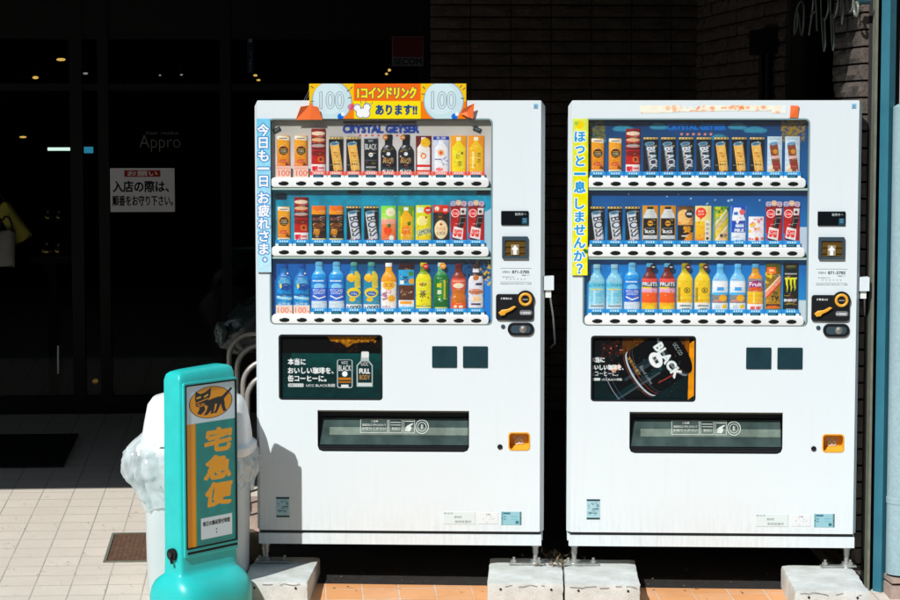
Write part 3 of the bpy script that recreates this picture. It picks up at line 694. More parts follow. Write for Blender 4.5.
def button(parent, x, z):
    if not _btn:
        o = plate('button', [oval(0, 0, 0.0222, 0.0096, 26)], -0.008, 0.004, m_button, None, 0.0035, 40)
        _btn.append(o.data); bpy.data.objects.remove(o)
    o = link(bpy.data.objects.new('button', _btn[0]), parent); o.location = (x, 0.002, z); return o

def back_art(which, row):
    w_, h_ = WX1 - WX0 - 0.004, None
    top = ROWZ[row]['top']; bot = ROWZ[row]['strip'][0]; h_ = top - bot + 0.012
    a = Art(w_, h_, 300, (150, 150, 145))
    if which == 'left' and row == 0:
        a.grad(0, 0.6, (176, 174, 160), (214, 210, 212)); a.grad(0.6, 1, (214, 210, 212), (196, 202, 204)); a.mottle(0.10, 14, 3)
        a.rect(0.33, 0.02, 0.66, 0.065, (70, 20, 20)); a.text('CRYSTAL GEYSER', 0.50, 0.14, 0.11, (24, 56, 130), w=0.34, bold=0.09)
        for i in range(7): a.ell(0.405 + i * 0.028, 0.235, 0.006, (200, 60, 80), ry=0.016)
    elif which == 'left' and row == 1:
        a.grad(0, 1, (28, 130, 156), (48, 164, 196)); a.mottle(0.30, 30, 5); a.speck(170, (120, 190, 205), 0.0012, 0.0035, 6, (0, 0.03, 1, 0.5), 0.5)
        a.poly([(0.96, 0.35), (1, 0.28), (1, 1), (0.95, 1)], (170, 200, 215)); a.rr(0.02, 0.06, 0.075, 0.16, 0.008, (10, 28, 38)); a.rr(0.35, 0.0, 0.41, 0.07, 0.008, (10, 40, 50)); a.rr(0.93, 0.0, 0.99, 0.08, 0.008, (10, 40, 50))
    elif which == 'left':
        a.grad(0, 1, (24, 66, 104), (36, 126, 196)); a.mottle(0.3, 20, 8); a.rect(0.0, 0, 0.36, 1, (24, 100, 175), 0.85); a.rect(0.965, 0.3, 1, 1, (30, 125, 205)); a.speck(40, (230, 190, 40), 0.002, 0.006, 9, (0.93, 0.02, 1, 0.4), 0.9)
        a.speck(60, (8, 14, 16), 0.003, 0.008, 10, (0.86, 0.0, 1, 0.3), 0.8)
    elif row == 0:
        a.grad(0, 1, (10, 52, 92), (22, 96, 150)); a.mottle(0.15, 12, 11)
        for cx, cy, r in ((0.17, 0.13, 0.045), (0.33, 0.10, 0.04), (0.76, 0.15, 0.05), (0.60, 0.26, 0.035), (0.06, 0.3, 0.035), (0.68, 0.10, 0.04)):
            for dx, s_ in ((-0.5, 0.6), (0, 1), (0.55, 0.7)): a.ell(cx + dx * r, cy + 0.02 * abs(dx), r * s_ * 0.8, (70, 140, 165), ry=0.035 * s_ + 0.012, al=0.75)
        a.speck(230, (120, 110, 40), 0.002, 0.006, 12, (0, 0.0, 0.09, 0.33), 0.7); a.speck(200, (150, 120, 30), 0.002, 0.006, 13, (0.88, 0.0, 0.985, 0.33), 0.7); a.speck(100, (60, 80, 40), 0.002, 0.005, 14, (0, 0.0, 0.09, 0.33), 0.7)
        a.text('CRYSTAL GEYSER', 0.5, 0.11, 0.08, (34, 110, 190), w=0.26, bold=0.07); a.rect(0.40, 0.0, 0.64, 0.035, (50, 20, 26))
        for i in range(6): a.ell(0.435 + i * 0.026, 0.215, 0.006, (225, 150, 130), ry=0.016)
    elif row == 1:
        a.grad(0, 1, (10, 72, 128), (34, 130, 196)); a.mottle(0.15, 10, 21); a.rect(0, 0.55, 1, 1, (60, 140, 190), 0.35); a.rect(0.96, 0.55, 1, 1, (190, 205, 220)); a.speck(14, (190, 215, 235), 0.003, 0.005, 22, (0.02, 0.05, 0.98, 0.3), 0.9)
    else:
        a.grad(0, 1, (20, 104, 176), (60, 156, 212)); a.mottle(0.2, 16, 31); a.speck(40, (120, 200, 230), 0.003, 0.008, 33, (0.0, 0.0, 0.22, 0.6), 0.35); a.rect(0.965, 0.62, 1, 1, (200, 215, 220))
    return a, top, bot

def build_machine(which):
    left = which == 'left'
    org = MO if left else MO2
    lab = 'white vending machine under the orange coin banner, with a pale blue side strip' if left else 'white vending machine with a yellow side strip and a peeled sticker along its top'
    m = thing('vending_machine', lab, 'vending machine', org, MA, 'drink vending machines')
    W, H = MW, MH; e = 0.016
    zs0, zs1 = lz(534.2), lz(531.0)                    # gap between the kick plate and the door
    # cabinet: the body behind the door, its top falling towards the back
    bm = bmesh.new()
    v = [bm.verts.new(p) for p in ((0.004, 0.06, 0.012), (W - 0.004, 0.06, 0.012), (W - 0.004, 0.74, 0.012), (0.004, 0.74, 0.012), (0.004, 0.06, H - 0.03), (W - 0.004, 0.06, H - 0.03), (W - 0.004, 0.74, H - 0.09), (0.004, 0.74, H - 0.09))]
    for f in ((0, 3, 2, 1), (4, 5, 6, 7), (0, 1, 5, 4), (1, 2, 6, 5), (2, 3, 7, 6), (3, 0, 4, 7)): bm.faces.new([v[i] for i in f])
    bm_obj('cabinet', bm, m_white, m, None, 0.004)
    box_obj('kick_plate', (e * 0.6, W - e * 0.6, 0.0, 0.058, 0.0, zs0), m_white, m, 0.004, 3)
    box_obj('door_gap_shade', (e, W - e, 0.012, 0.0575, zs0 + 0.0005, zs1 - 0.0005), m_black, m)  # black strip painting the darkness inside the gap
    # door: front sheet with its openings, and slanting sides back to the cabinet
    win = px_rrect(269.5, 118.5, 492.5, 324.8, 0.020)
    ad = px_rrect(278, 335, 382.3, 400.5, 0.014)
    bay = [(lx(316.8), lz(410.8)), (lx(316.8), lz(446))] + [(lx(316.8) + 0.022 + 0.022 * math.cos(t), lz(452) + 0.022 + 0.022 * math.sin(t)) for t in (math.pi, 1.25 * math.pi, 1.5 * math.pi)] + [(lx(469.2) - 0.022 + 0.022 * math.cos(t), lz(452) + 0.022 + 0.022 * math.sin(t)) for t in (1.5 * math.pi, 1.75 * math.pi, 0)] + [(lx(469.2), lz(446)), (lx(469.2), lz(410.8))]
    cup = px_rrect(509, 432, 530.3, 449.6, 0.014)
    outer = rrect(e, zs1, W - e, H, 0.004, 3)
    door = plate('door', [outer, win[::-1], ad[::-1], bay[::-1], cup[::-1]], 0.0, 0.006, m_white, m, 0.0012, 12)
    bm = bmesh.new()
    ring = lambda x0, x1, y, z1: [(x0, y, zs1), (x1, y, zs1), (x1, y, z1), (x0, y, z1)]
    loft(bm, [ring(e, W - e, 0.0065, H), ring(0.0, W, 0.040, H - 0.024), ring(0.0, W, 0.057, H - 0.026)], False, False)
    bm_obj('side_panels', bm, m_white, door, None, 0.002)
    # display case behind the window
    bm = bmesh.new(); wz0, wz1 = lz(324.8), lz(118.5)
    wx0, wx1 = lx(269.5), lx(492.5)
    P = lambda y, s=0.0: [(wx0 - s, y, wz0 - s), (wx1 + s, y, wz0 - s), (wx1 + s, y, wz1 + s), (wx0 - s, y, wz1 + s)]
    loft(bm, [P(0.0062, 0.004), P(BACK_Y + 0.004, 0.0)], False, True)
    case = bm_obj('display_case', bm, m_case, m)
    loops = [rrect(wx0 + 0.0005, wz0 + 0.0005, wx1 - 0.0005, wz1 - 0.0005, 0.020), rrect(wx0 + 0.006, wz0 + 0.006, wx1 - 0.006, wz1 - 0.006, 0.015)[::-1]]
    plate('window_gasket', loops, -0.002, 0.012, material('grey_gasket', (0.20, 0.30, 0.30), 0.5) if left else bpy.data.materials['grey_gasket'], door, 0.001)
    for r in range(3):
        a, top, bot = back_art(which, r); rz_ = ROWZ[r]
        hh = top - (bot + 0.0) - 0.002
        print_sheet('backdrop', a, flat(WX0 + 0.002, bot + 0.001, WX1 - WX0 - 0.004, hh, BACK_Y), m_print, case)
        s0, s1 = rz_['strip']
        sh = plate('button_rail', [rrect(WX0 + 0.004, s0, WX1 - 0.012, s1, 0.016)], -0.004, BACK_Y - 0.001, m_lip, m, 0.003, 40)
        if r < 2: box_obj('shelf_lip', (wx0 + 0.007, wx1 - 0.007, 0.0, BACK_Y, s0 - 0.010, s0 - 0.0015), material('green_grey_lip', (0.38, 0.52, 0.46), 0.4) if (left and r == 0) else bpy.data.materials['green_grey_lip'], sh, 0.002)
        for i, cx in enumerate(COLS):
            kind = 'red' if (left and r == 0) else 'blue'
            if left and r == 0 and i < 2: price_tag('hundred', m, cx, rz_['tag0'] + 0.001)
            elif left and r == 2 and i < 2: price_tag('hundred_low', m, cx, rz_['tag0'] - 0.0)
            else: price_tag(kind, m, cx, rz_['tag0'] + 0.001)
            button(m, cx + 0.002, (s0 + s1) / 2 - 0.004)
        gp = box_obj('window_pane', (wx0 + 0.007, wx1 - 0.007, 0.0008, 0.0024, s1 + 0.0005, (top if r == 0 else ROWZ[r - 1]['strip'][0] - 0.011) - (0.006 if r == 0 else 0)), m_pane, m)
    # small notes clipped inside the window
    if left:
        for (x0, y0, x1, y1, an) in ((273, 127, 281, 133, 28), (472, 127, 482, 132, -24)):
            A = Art(0.034, 0.018, 700, (18, 26, 30)); A.rect(0.15, 0.3, 0.85, 0.45, (110, 120, 120)); A.rect(0.2, 0.6, 0.7, 0.72, (90, 100, 100))
            o = print_sheet('clip_note', A, flat(-0.017, -0.009, 0.034, 0.018, 0), m_paper, case, closed_y=0.002, smooth=False); o.location = (lx((x0 + x1) / 2), BACK_Y - 0.0035, lz((y0 + y1) / 2)); o.rotation_euler = (0, R(-an), 0)
    # right-hand column: display, note slot, notes on service, coin panel, return lever
    A = Art(lx(528.3) - lx(501.2), lz(210.8) - lz(224.6), 900, (12, 16, 20)); A.text('販売中', 0.66, 0.22, 0.20, (205, 215, 215), w=0.3, bold=0.03); A.rect(0.76, 0.48, 0.97, 0.95, (40, 78, 98)); A.rect(0.8, 0.55, 0.93, 0.62, (110, 150, 165)); A.rect(0.8, 0.72, 0.93, 0.79, (110, 150, 165)); A.speck(4, (160, 170, 170), 0.01, 0.016, 2, (0.86, 0.15, 0.96, 0.3))
    d = plate('price_display', [px_rrect(501, 210.6, 528.5, 224.8, 0.004)], -0.006, 0.002, m_black, door, 0.0015)
    print_sheet('screen', A, flat(lx(501.2) + 0.001, lz(224.6) + 0.001, A.w - 0.002, A.h - 0.002, -0.0065), m_print, d)
    fr = plate('note_slot', [px_rrect(502, 236, 528, 258, 0.005), px_rrect(505.2, 240.2, 525.6, 255.8, 0.003)[::-1]], -0.012, 0.002, material('slate_blue_plastic', (0.035, 0.065, 0.085), 0.4) if left else bpy.data.materials['slate_blue_plastic'], door, 0.002)
    bm = bmesh.new(); zA, zB = lz(255.6), lz(240.4); dz = (zB - zA) / 5
    for i in range(5): box(bm, lx(505.4), lx(525.4), -0.006 - (0.005 if i in (1, 3) else 0), 0.0015, zA + i * dz + 0.0008, zA + (i + 1) * dz - 0.0008)
    bm_obj('slot_mouth', bm, m_gold, fr, None, 0.001)
    A = Art(lx(519) - lx(511), lz(244) - lz(254.5), 900, (150, 138, 110)); A.poly([(0.5, 0.05), (0.95, 0.5), (0.7, 0.5), (0.7, 0.95), (0.3, 0.95), (0.3, 0.5), (0.05, 0.5)], (245, 243, 238))
    print_sheet('arrow_mark', A, flat(lx(511), lz(254.5), A.w, A.h, -0.0125), m_print, fr)
    bm = bmesh.new(); x0 = lx(500.5); x1 = lx(531.5); wdt = x1 - x0
    for yy, th in ((267.8, 0.0012), (281.6, 0.0010)): box(bm, x0, x1, -0.0004, 0.0002, lz(yy) - th, lz(yy))
    text_bm(bm, 'お問合せ', lx(502.5), lz(272.8), 0.010, -0.0005, wdt * 0.25); text_bm(bm, '871-5785', lx(512), lz(273.2), 0.013, -0.0005, wdt * 0.56, 0.03)
    text_bm(bm, '販売機コーナー', lx(522), lz(275.6), 0.006, -0.0005, wdt * 0.26); text_bm(bm, '故障・返品の際はこちらまで', lx(502.5), lz(277.2), 0.005, -0.0005, wdt * 0.38)
    for i in range(6): text_bm(bm, '▽', lx(506 + 3.6 * i), lz(279.8), 0.006, -0.0005)
    text_bm(bm, '取扱商品は当社が責任を持って管理', x0, lz(284.0), 0.005, -0.0005, wdt)
    bm_obj('service_notice', bm, m_ink, door)
    cx, cz, rr_ = lx(525.6), lz(298.8), lx(534.6) - lx(525.6)
    body = rrect(lx(496), lz(319.6), lx(533.8), lz(293.6), 0.012)
    cp = plate('coin_panel', [body], -0.009, 0.002, m_black, door, 0.002)
    plate('coin_mount', [oval(cx, cz, rr_, rr_, 36)], -0.012, -0.0005, m_black, cp, 0.002)
    bm = bmesh.new(); tube(bm, [(cx + rr_ * 0.60 * math.cos(a), -0.0125, cz + rr_ * 0.60 * math.sin(a)) for a in [2 * math.pi * i / 28 for i in range(28)]], 0.0062, 8, closed=True); bm_obj('coin_ring', bm, m_amber, cp, 60)
    box_obj('coin_slot', (cx - 0.012, cx + 0.012, -0.0135, -0.011, cz - 0.003, cz + 0.003), m_steel, cp)
    lev = [(lx(498.6), lz(312)), (lx(502), lz(309.2)), (lx(508), lz(308.4)), (lx(514), lz(305.2)), (lx(516.5), lz(306.2)), (lx(512), lz(309.8)), (lx(506.5), lz(312.4)), (lx(505), lz(314.6)), (lx(500.8), lz(315.0))]
    plate('return_lever', [lev[::-1]], -0.020, -0.008, m_amber, cp, 0.003, 50)
    bm = bmesh.new(); text_bm(bm, '硬貨 投入口', lx(501), lz(299.0), 0.0085, -0.0095, 0.045, 0.03); bm_obj('lettering', bm, m_whiteink, cp)
    lo = plate('coin_lens', [px_rrect(519.6, 309.5, 532.6, 314.6, 0.010)], -0.0115, -0.0085, material('smoked_lens', (0.16, 0.17, 0.18), 0.25) if left else bpy.data.materials['smoked_lens'], cp, 0.001)
    bm = bmesh.new(); text_bm(bm, '1000', lx(521), lz(313.4), 0.010, -0.0120, 0.040, 0.02); bm_obj('lettering', bm, m_whiteink, lo)
    rp = plate('lock_plate', [px_rrect(507.8, 322, 534.2, 335.2, 0.026)], -0.008, 0.002, m_black, door, 0.002)
    plate('inner_plate', [px_rrect(511, 325, 531, 332.5, 0.014)], -0.010, -0.0075, bpy.data.materials['slate_blue_plastic'], rp, 0.001)
    bm = bmesh.new(); c_ = (lx(523.5), lz(328.6))
    for r0, yy in ((0.015, -0.0125), (0.009, -0.0165)):
        loft(bm, [[(c_[0] + r0 * k_ * math.cos(t), y_, c_[1] + r0 * k_ * math.sin(t)) for t in [2 * math.pi * i / 24 for i in range(24)]] for k_, y_ in ((1, -0.009), (1, yy), (0.8, yy - 0.001))])
    bm_obj('lock_barrel', bm, m_chrome, rp, 40)
    c_ = (lx(503.2), lz(326.2)); bm = bmesh.new(); loft(bm, [[(c_[0] + r0 * math.cos(t), y_, c_[1] + r0 * math.sin(t)) for t in [2 * math.pi * i / 20 for i in range(20)]] for r0, y_ in ((0.009, 0.001), (0.009, -0.003), (0.006, -0.004))]); bm_obj('keyhole', bm, bpy.data.materials['slate_blue_plastic'], door, 40)
    # two dark square panels
    for xa, xb in ((432, 457), (463, 488)): plate('dark_panel', [px_rrect(xa, 346, xb, 367.5, 0.004)], -0.0035, 0.001, m_smoke, door, 0.001)
    # advertising panel set in the door
    aw, ah = lx(381.8) - lx(278.4), lz(335.4) - lz(400)
    A = Art(aw, ah, 620, (6, 26, 28))
    if left:
        A.grad(0.0, 1.0, (10, 16, 16), (8, 46, 46)); A.rect(0, 0, 1, 0.29, (8, 8, 8)); A.grad(0.29, 0.62, (14, 62, 60), (9, 44, 44), 0.12, 1.0)
        A.poly([(0.45, 0), (0.95, 0), (0.9, 0.10), (0.72, 0.13), (0.66, 0.2), (0.6, 0.12), (0.5, 0.10)], (140, 92, 20)); A.speck(60, (190, 130, 30), 0.004, 0.012, 3, (0.48, 0, 0.95, 0.13), 0.7); A.speck(40, (40, 22, 10), 0.006, 0.014, 4, (0.5, 0.06, 0.98, 0.26), 0.6)
        A.mottle(0.2, 24, 5)
        T0 = 0.085
        for s_, y_, w_ in (('本当に', 0.42, 0.17), ('おいしい珈琲を、', 0.555, 0.44), ('缶コーヒーに。', 0.675, 0.37)): A.text(s_, T0 + w_ / 2, y_, 0.095, (232, 236, 234), w=w_, bold=0.03)
        A.rr(T0, 0.755, T0 + 0.15, 0.81, 0.01, (200, 206, 204)); A.text('無糖ブラック', T0 + 0.075, 0.783, 0.035, (12, 40, 40), w=0.13, bold=0.02); A.text('UCC BLACK無糖', T0 + 0.315, 0.783, 0.05, (228, 232, 230), w=0.28, bold=0.03)
        A.rr(0.56, 0.385, 0.71, 0.82, 0.02, (190, 200, 198)); A.rr(0.568, 0.39, 0.702, 0.81, 0.015, (8, 44, 46)); A.text('UCC', 0.635, 0.43, 0.04, (230, 232, 230), w=0.06); A.text('BLACK', 0.635, 0.515, 0.085, (235, 238, 236), w=0.12, bold=0.03); A.ell(0.635, 0.605, 0.026, (235, 238, 236)); A.rect(0.575, 0.66, 0.695, 0.70, (176, 110, 40)); A.rect(0.575, 0.72, 0.695, 0.74, (176, 110, 40)); A.rect(0.60, 0.77, 0.67, 0.81, (220, 222, 220))
        A.poly([(0.795, 0.30), (0.865, 0.30), (0.87, 0.40), (0.905, 0.47), (0.905, 0.80), (0.75, 0.80), (0.75, 0.47), (0.79, 0.40)], (170, 182, 180)); A.poly([(0.80, 0.41), (0.86, 0.41), (0.895, 0.48), (0.895, 0.79), (0.76, 0.79), (0.76, 0.48)], (12, 44, 46)); A.rr(0.795, 0.26, 0.868, 0.35, 0.01, (215, 218, 216)); A.text('FULL', 0.828, 0.56, 0.075, (235, 238, 236), w=0.10, bold=0.03); A.text('BODY', 0.828, 0.655, 0.07, (200, 150, 90), w=0.10, bold=0.03); A.text('UCC', 0.828, 0.45, 0.05, (230, 232, 230), w=0.07); A.rect(0.76, 0.74, 0.895, 0.79, (200, 206, 204))
        A.rect(0.985, 0, 1, 0.62, (200, 160, 80))
    else:
        A.grad(0, 1, (16, 14, 14), (6, 30, 32)); A.rect(0.3, 0, 0.94, 0.35, (70, 44, 12)); A.speck(90, (120, 80, 20), 0.004, 0.014, 6, (0.4, 0, 0.94, 0.25), 0.6); A.speck(80, (60, 26, 20), 0.005, 0.016, 7, (0.1, 0.05, 0.5, 0.45), 0.7); A.speck(18, (190, 110, 90), 0.003, 0.01, 8, (0.12, 0.12, 0.5, 0.5), 0.7)
        A.poly([(0.94, 0.12), (1, 0.05), (1, 0.9), (0.93, 0.98)], (212, 140, 20)); A.rect(0.90, 0, 0.94, 0.25, (120, 70, 14)); A.mottle(0.2, 22, 9)
        ang = -33; ca, sa = math.cos(R(ang)), math.sin(R(ang)); HW = A.h / A.w
        A.slab(0.53, 0.53, 0.62, 0.50, ang, (8, 13, 15)); A.ell(0.53 + 0.31 * ca, 0.53 + 0.31 * sa / HW, 0.085, (8, 13, 15), ry=0.25 / HW, ang=ang); A.ell(0.53 - 0.31 * ca, 0.53 - 0.31 * sa / HW, 0.085, (8, 13, 15), ry=0.25 / HW, ang=ang)
        for off, ww, cc, al in ((-0.17, 0.05, (30, 44, 50), 0.7), (-0.08, 0.03, (52, 66, 72), 0.6), (0.15, 0.06, (14, 40, 44), 0.7), (0.215, 0.02, (70, 84, 88), 0.6)): A.slab(0.53 - off * -sa * 1.0, 0.53 + off * ca / HW, 0.60, ww, ang, cc, al)
        for k, th, cc in ((0.30, 0.022, (150, 160, 166)), (0.335, 0.010, (60, 66, 70))): A.ell(0.53 + k * ca, 0.53 + k * sa / HW, 0.085, cc, ry=0.25 / HW, ang=ang, al=0.5); A.ell(0.53 + (k + th) * ca, 0.53 + (k + th) * sa / HW, 0.085, (6, 9, 10), ry=0.245 / HW, ang=ang)
        def arcband(k, th, cc, al=0.9):
            dx, dy = (A.X - (0.53 + k * ca) * A.W) / A.W, (A.Y - (0.53 + k * sa / HW) * A.H) / A.W
            p, q = dx * ca + dy * sa, -dx * sa + dy * ca
            e_ = p + 0.085 * np.sqrt(np.clip(1 - (q / 0.25) ** 2, 0, 1)); A.put((abs(q) < 0.25) & (abs(e_) < th), cc, al)
        for k, th, cc in ((-0.05, 0.008, (190, 198, 202)), (-0.075, 0.003, (110, 60, 50)), (-0.01, 0.003, (120, 60, 50)), (0.02, 0.002, (70, 78, 82)), (-0.29, 0.004, (120, 130, 140)), (-0.25, 0.002, (60, 80, 96))): arcband(k, th, cc)
        A.slab(0.24, 0.50, 0.10, 0.04, ang, (205, 150, 120), 0.9); A.slab(0.76, 0.62, 0.26, 0.010, ang + 4, (150, 60, 50), 0.9)
        A.text('BLACK', 0.735, 0.37, 0.14, (214, 224, 222), w=0.36, ang=56, bold=0.05); A.ell(0.62, 0.37, 0.060, (225, 230, 228), ry=0.125, ang=ang); A.text('無糖', 0.62, 0.37, 0.06, (20, 40, 44), w=0.07, ang=57, bold=0.04); A.text('UCC CO', 0.83, 0.20, 0.06, (150, 160, 160), w=0.13, ang=57)
        A.text('深煎りの香り', 0.41, 0.46, 0.05, (200, 160, 90), w=0.20, ang=57); A.text('Blend coffee', 0.53, 0.60, 0.05, (130, 140, 140), w=0.2, ang=57); A.speck(70, (90, 104, 112), 0.002, 0.005, 21, (0.25, 0.3, 0.85, 0.9), 0.7)
        for s_, y_, w_ in (('本当に', 0.37, 0.14), ('おいしい珈琲を、', 0.485, 0.32), ('缶コーヒーに。', 0.58, 0.27)): A.text(s_, 0.0 + w_ / 2 - 0.01, y_, 0.08, (228, 232, 230), w=w_, bold=0.03)
        A.rr(0.0, 0.65, 0.09, 0.69, 0.01, (200, 206, 204)); A.text('UCC BLACK無糖', 0.20, 0.67, 0.04, (228, 232, 230), w=0.19, bold=0.03)
    o = box_obj('advert_backing', (lx(277.6), lx(382.8), 0.0135, 0.0175, lz(400.8), lz(334.6)), m_black, m)
    print_sheet('advert_print', A, flat(lx(278.4), lz(400), aw, ah, 0.0125), m_print, o)
    plate('advert_frame', [px_rrect(278.2, 335.2, 382.1, 400.3, 0.013), px_rrect(279.8, 336.8, 380.6, 398.7, 0.010)[::-1]], -0.001, 0.010, m_black, door, 0.0008)
    # delivery bay: dark recess, tilted flap with printed pictograms, lower lip
    bx0, bx1, bz0, bz1 = lx(316.8), lx(469.2), lz(452), lz(410.8)
    bm = bmesh.new(); Q = lambda y, s: [(bx0 - s, y, bz0 - s), (bx1 + s, y, bz0 - s), (bx1 + s, y, bz1 + s), (bx0 - s, y, bz1 + s)]
    loft(bm, [Q(0.0065, 0.003), Q(0.056, 0.003)], False, True)
    by = bm_obj('delivery_bay', bm, m_black, m)
    box_obj('bay_lip', (bx0 + 0.002, bx1 - 0.002, 0.006, 0.016, bz1 - 0.006, bz1 - 0.001), m_trim, by, 0.001)
    fz1, fz0 = lz(419.5), lz(445.5); fy1, fy0 = 0.046, 0.014
    bm = bmesh.new(); vv = [bm.verts.new(p) for p in ((bx0 + 0.004, fy0, fz0), (bx1 - 0.004, fy0, fz0), (bx1 - 0.006, fy1, fz1), (bx0 + 0.016, fy1, fz1))]; bm.faces.new(vv)
    vv2 = [bm.verts.new((v_.co.x, v_.co.y + 0.004, v_.co.z)) for v_ in vv]; bm.faces.new(vv2[::-1])
    for i in range(4): bm.faces.new((vv[i], vv2[i], vv2[(i + 1) % 4], vv[(i + 1) % 4]))
    flp = bm_obj('flap', bm, m_flap, by)
    FM = lambda px, py: (lx(px), fy0 + (fy1 - fy0) * (lz(py) - fz0) / (fz1 - fz0), lz(py))
    bm = bmesh.new()
    def fbox(x0_, y0_, x1_, y1_):
        a_, b_, c_, d_ = FM(x0_, y1_), FM(x1_, y1_), FM(x1_, y0_), FM(x0_, y0_); bm.faces.new([bm.verts.new((p[0], p[1] - 0.0022, p[2])) for p in (a_, b_, c_, d_)])
    for (xa, ya, xb, yb) in ((359, 420.6, 387, 421.2), (359, 433.6, 387, 434.2), (359, 421.2, 359.6, 433.6), (386.4, 421.2, 387, 433.6), (388, 420.6, 401.5, 421.2), (388, 433.6, 401.5, 434.2), (388, 421.2, 388.5, 433.6), (401, 421.2, 401.5, 433.6), (402.8, 420.6, 414, 421.2), (402.8, 433.6, 414, 434.2), (402.8, 421.2, 403.3, 433.6), (413.5, 421.2, 414, 433.6),
                             (389.5, 423.5, 400, 424.1), (389.5, 426, 400, 426.6), (404, 422.2, 413, 422.9)): fbox(xa, ya, xb, yb)
    def ftext(s_, x_, y_, h_, w_):
        T, bb = glyphs(s_, 0.02); kx_, ky_ = w_ / bb[0], h_ / bb[1]
        for t in T:
            vs_ = []
            for p in t:
                X, Y, Z = FM(x_ + p[0] * kx_, y_ + h_ - p[1] * ky_); vs_.append(bm.verts.new((X, Y - 0.0023, Z)))
            bm.faces.new(vs_)
    ftext('ご注意', 370, 421.8, 2.0, 7); ftext('商品取出口に手を入れないで', 361, 425.0, 2.4, 24); ftext('お取りください', 361, 428.6, 2.6, 24); ftext('取出口', 391, 428.5, 2.6, 8)
    # pointing hand and the round mark
    hp = [(404.2, 432.4), (404.6, 428.6), (406.6, 426.8), (411.6, 424.4), (412.6, 425.2), (409.4, 427.6), (411.0, 428.2), (410.6, 430.4), (409.0, 432.6)]
    bm.faces.new([bm.verts.new((FM(*p_)[0], FM(*p_)[1] - 0.0023, FM(*p_)[2])) for p_ in hp])
    for r0, r1 in ((6.9, 6.1), (4.6, 4.0)):
        n_ = 28
        ri = [[bm.verts.new((FM(421.4 + r_ * math.cos(2 * math.pi * i / n_), 427.8 + r_ * math.sin(2 * math.pi * i / n_))[0], FM(421.4, 427.8 + r_ * math.sin(2 * math.pi * i / n_))[1] - 0.0023, FM(421.4, 427.8 + r_ * math.sin(2 * math.pi * i / n_))[2])) for i in range(n_)] for r_ in (r0, r1)]
        for i in range(n_): bm.faces.new((ri[0][i], ri[0][(i + 1) % n_], ri[1][(i + 1) % n_], ri[1][i]))
    fbox(420.4, 425.6, 421.4, 430); fbox(421.8, 425.6, 422.4, 430); 
    bm_obj('flap_print', bm, m_dullink, flp)
    bm = bmesh.new(); a_, b_, c_, d_ = FM(328, 436), FM(468, 436), FM(468, 428.6), FM(328, 428.6)
    vv = [bm.verts.new((p[0], p[1] - 0.0006, p[2])) for p in (a_, b_, c_, d_)]; bm.faces.new(vv); bm_obj('flap_band', bm, material('pale_green_band', (0.17, 0.24, 0.19), 0.5, noise_amp=0.55, noise_scale=14) if left else bpy.data.materials['pale_green_band'], flp)
    bm = bmesh.new(); box(bm, bx0 + 0.003, bx1 - 0.003, 0.005, 0.014, bz0 + 0.018, lz(446.2)); box(bm, bx0 + 0.008, bx1 - 0.008, 0.002, 0.012, bz0 + 0.004, bz0 + 0.0165); bm_obj('bay_sill', bm, m_black, by, None, 0.002)
    # coin return cup
    cxa, cxb, cza, czb = lx(509), lx(530.3), lz(449.6), lz(432)
    bm = bmesh.new(); Q = lambda y, s: [(cxa - s, y, cza - s), (cxb + s, y, cza - s), (cxb + s, y, czb + s), (cxa - s, y, czb + s)]
    loft(bm, [Q(0.0065, 0.002), [(cxa + 0.004, 0.042, cza + 0.018), (cxb - 0.004, 0.042, cza + 0.018), (cxb - 0.004, 0.042, czb - 0.002), (cxa + 0.004, 0.042, czb - 0.002)]], False, True)
    cupo = bm_obj('return_cup', bm, m_amber, m)
    bm = bmesh.new(); text_bm(bm, '返却口', cxa + 0.018, cza + 0.040, 0.015, 0.0405, 0.052); o = bm_obj('lettering', bm, m_whiteink, cupo)
    bm = bmesh.new()
    for ox_, oz_, r_ in ((-0.008, 0, 0.009), (0.008, 0.001, 0.009), (0.0, 0.008, 0.009)):
        tube(bm, [((cxa + cxb) / 2 + ox_ + r_ * math.cos(t), 0.040, cza + 0.030 + oz_ + r_ * math.sin(t)) for t in [2 * math.pi * i / 16 for i in range(16)]], 0.0022, 6, closed=True)
    bm_obj('coin_mark', bm, m_whiteink, cupo)
    plate('cup_rim', [px_rrect(508.6, 431.6, 530.7, 450, 0.015), px_rrect(510, 433, 529.4, 448.6, 0.011)[::-1]], -0.002, 0.004, m_amber, door, 0.0012)
    c_ = (lx(500.3), lz(446.3)); bm = bmesh.new(); loft(bm, [[(c_[0] + r0 * math.cos(t), y_, c_[1] + r0 * math.sin(t)) for t in [2 * math.pi * i / 20 for i in range(20)]] for r0, y_ in ((0.011, 0.001), (0.011, -0.003), (0.007, -0.005))]); bm_obj('door_lock', bm, m_button, door, 40)
    # stickers and plates on the front
    def sticker(name, x0, y0, x1, y1, base, fn, y=-0.0008):
        A = Art(lx(x1) - lx(x0), lz(y0) - lz(y1), 700, base); fn(A); return print_sheet(name, A, flat(lx(x0), lz(y1), A.w, A.h, y), m_print, door, closed_y=0.0001, smooth=False)
    def st1(A): A.rect(0, 0, 1, 0.1, (30, 60, 66)); A.rect(0, 0.9, 1, 1, (40, 66, 66)); A.speck(26, (70, 120, 140), 0.03, 0.08, 3, (0.1, 0.15, 0.9, 0.85)); A.rect(0.45, 0.45, 0.9, 0.5, (60, 90, 100)); A.rect(0.1, 0.66, 0.8, 0.7, (70, 110, 120))
    sticker('serial_plate', 583.5 - 309, 498, 596.8 - 309, 519 - 0.8, (170, 200, 206), st1)
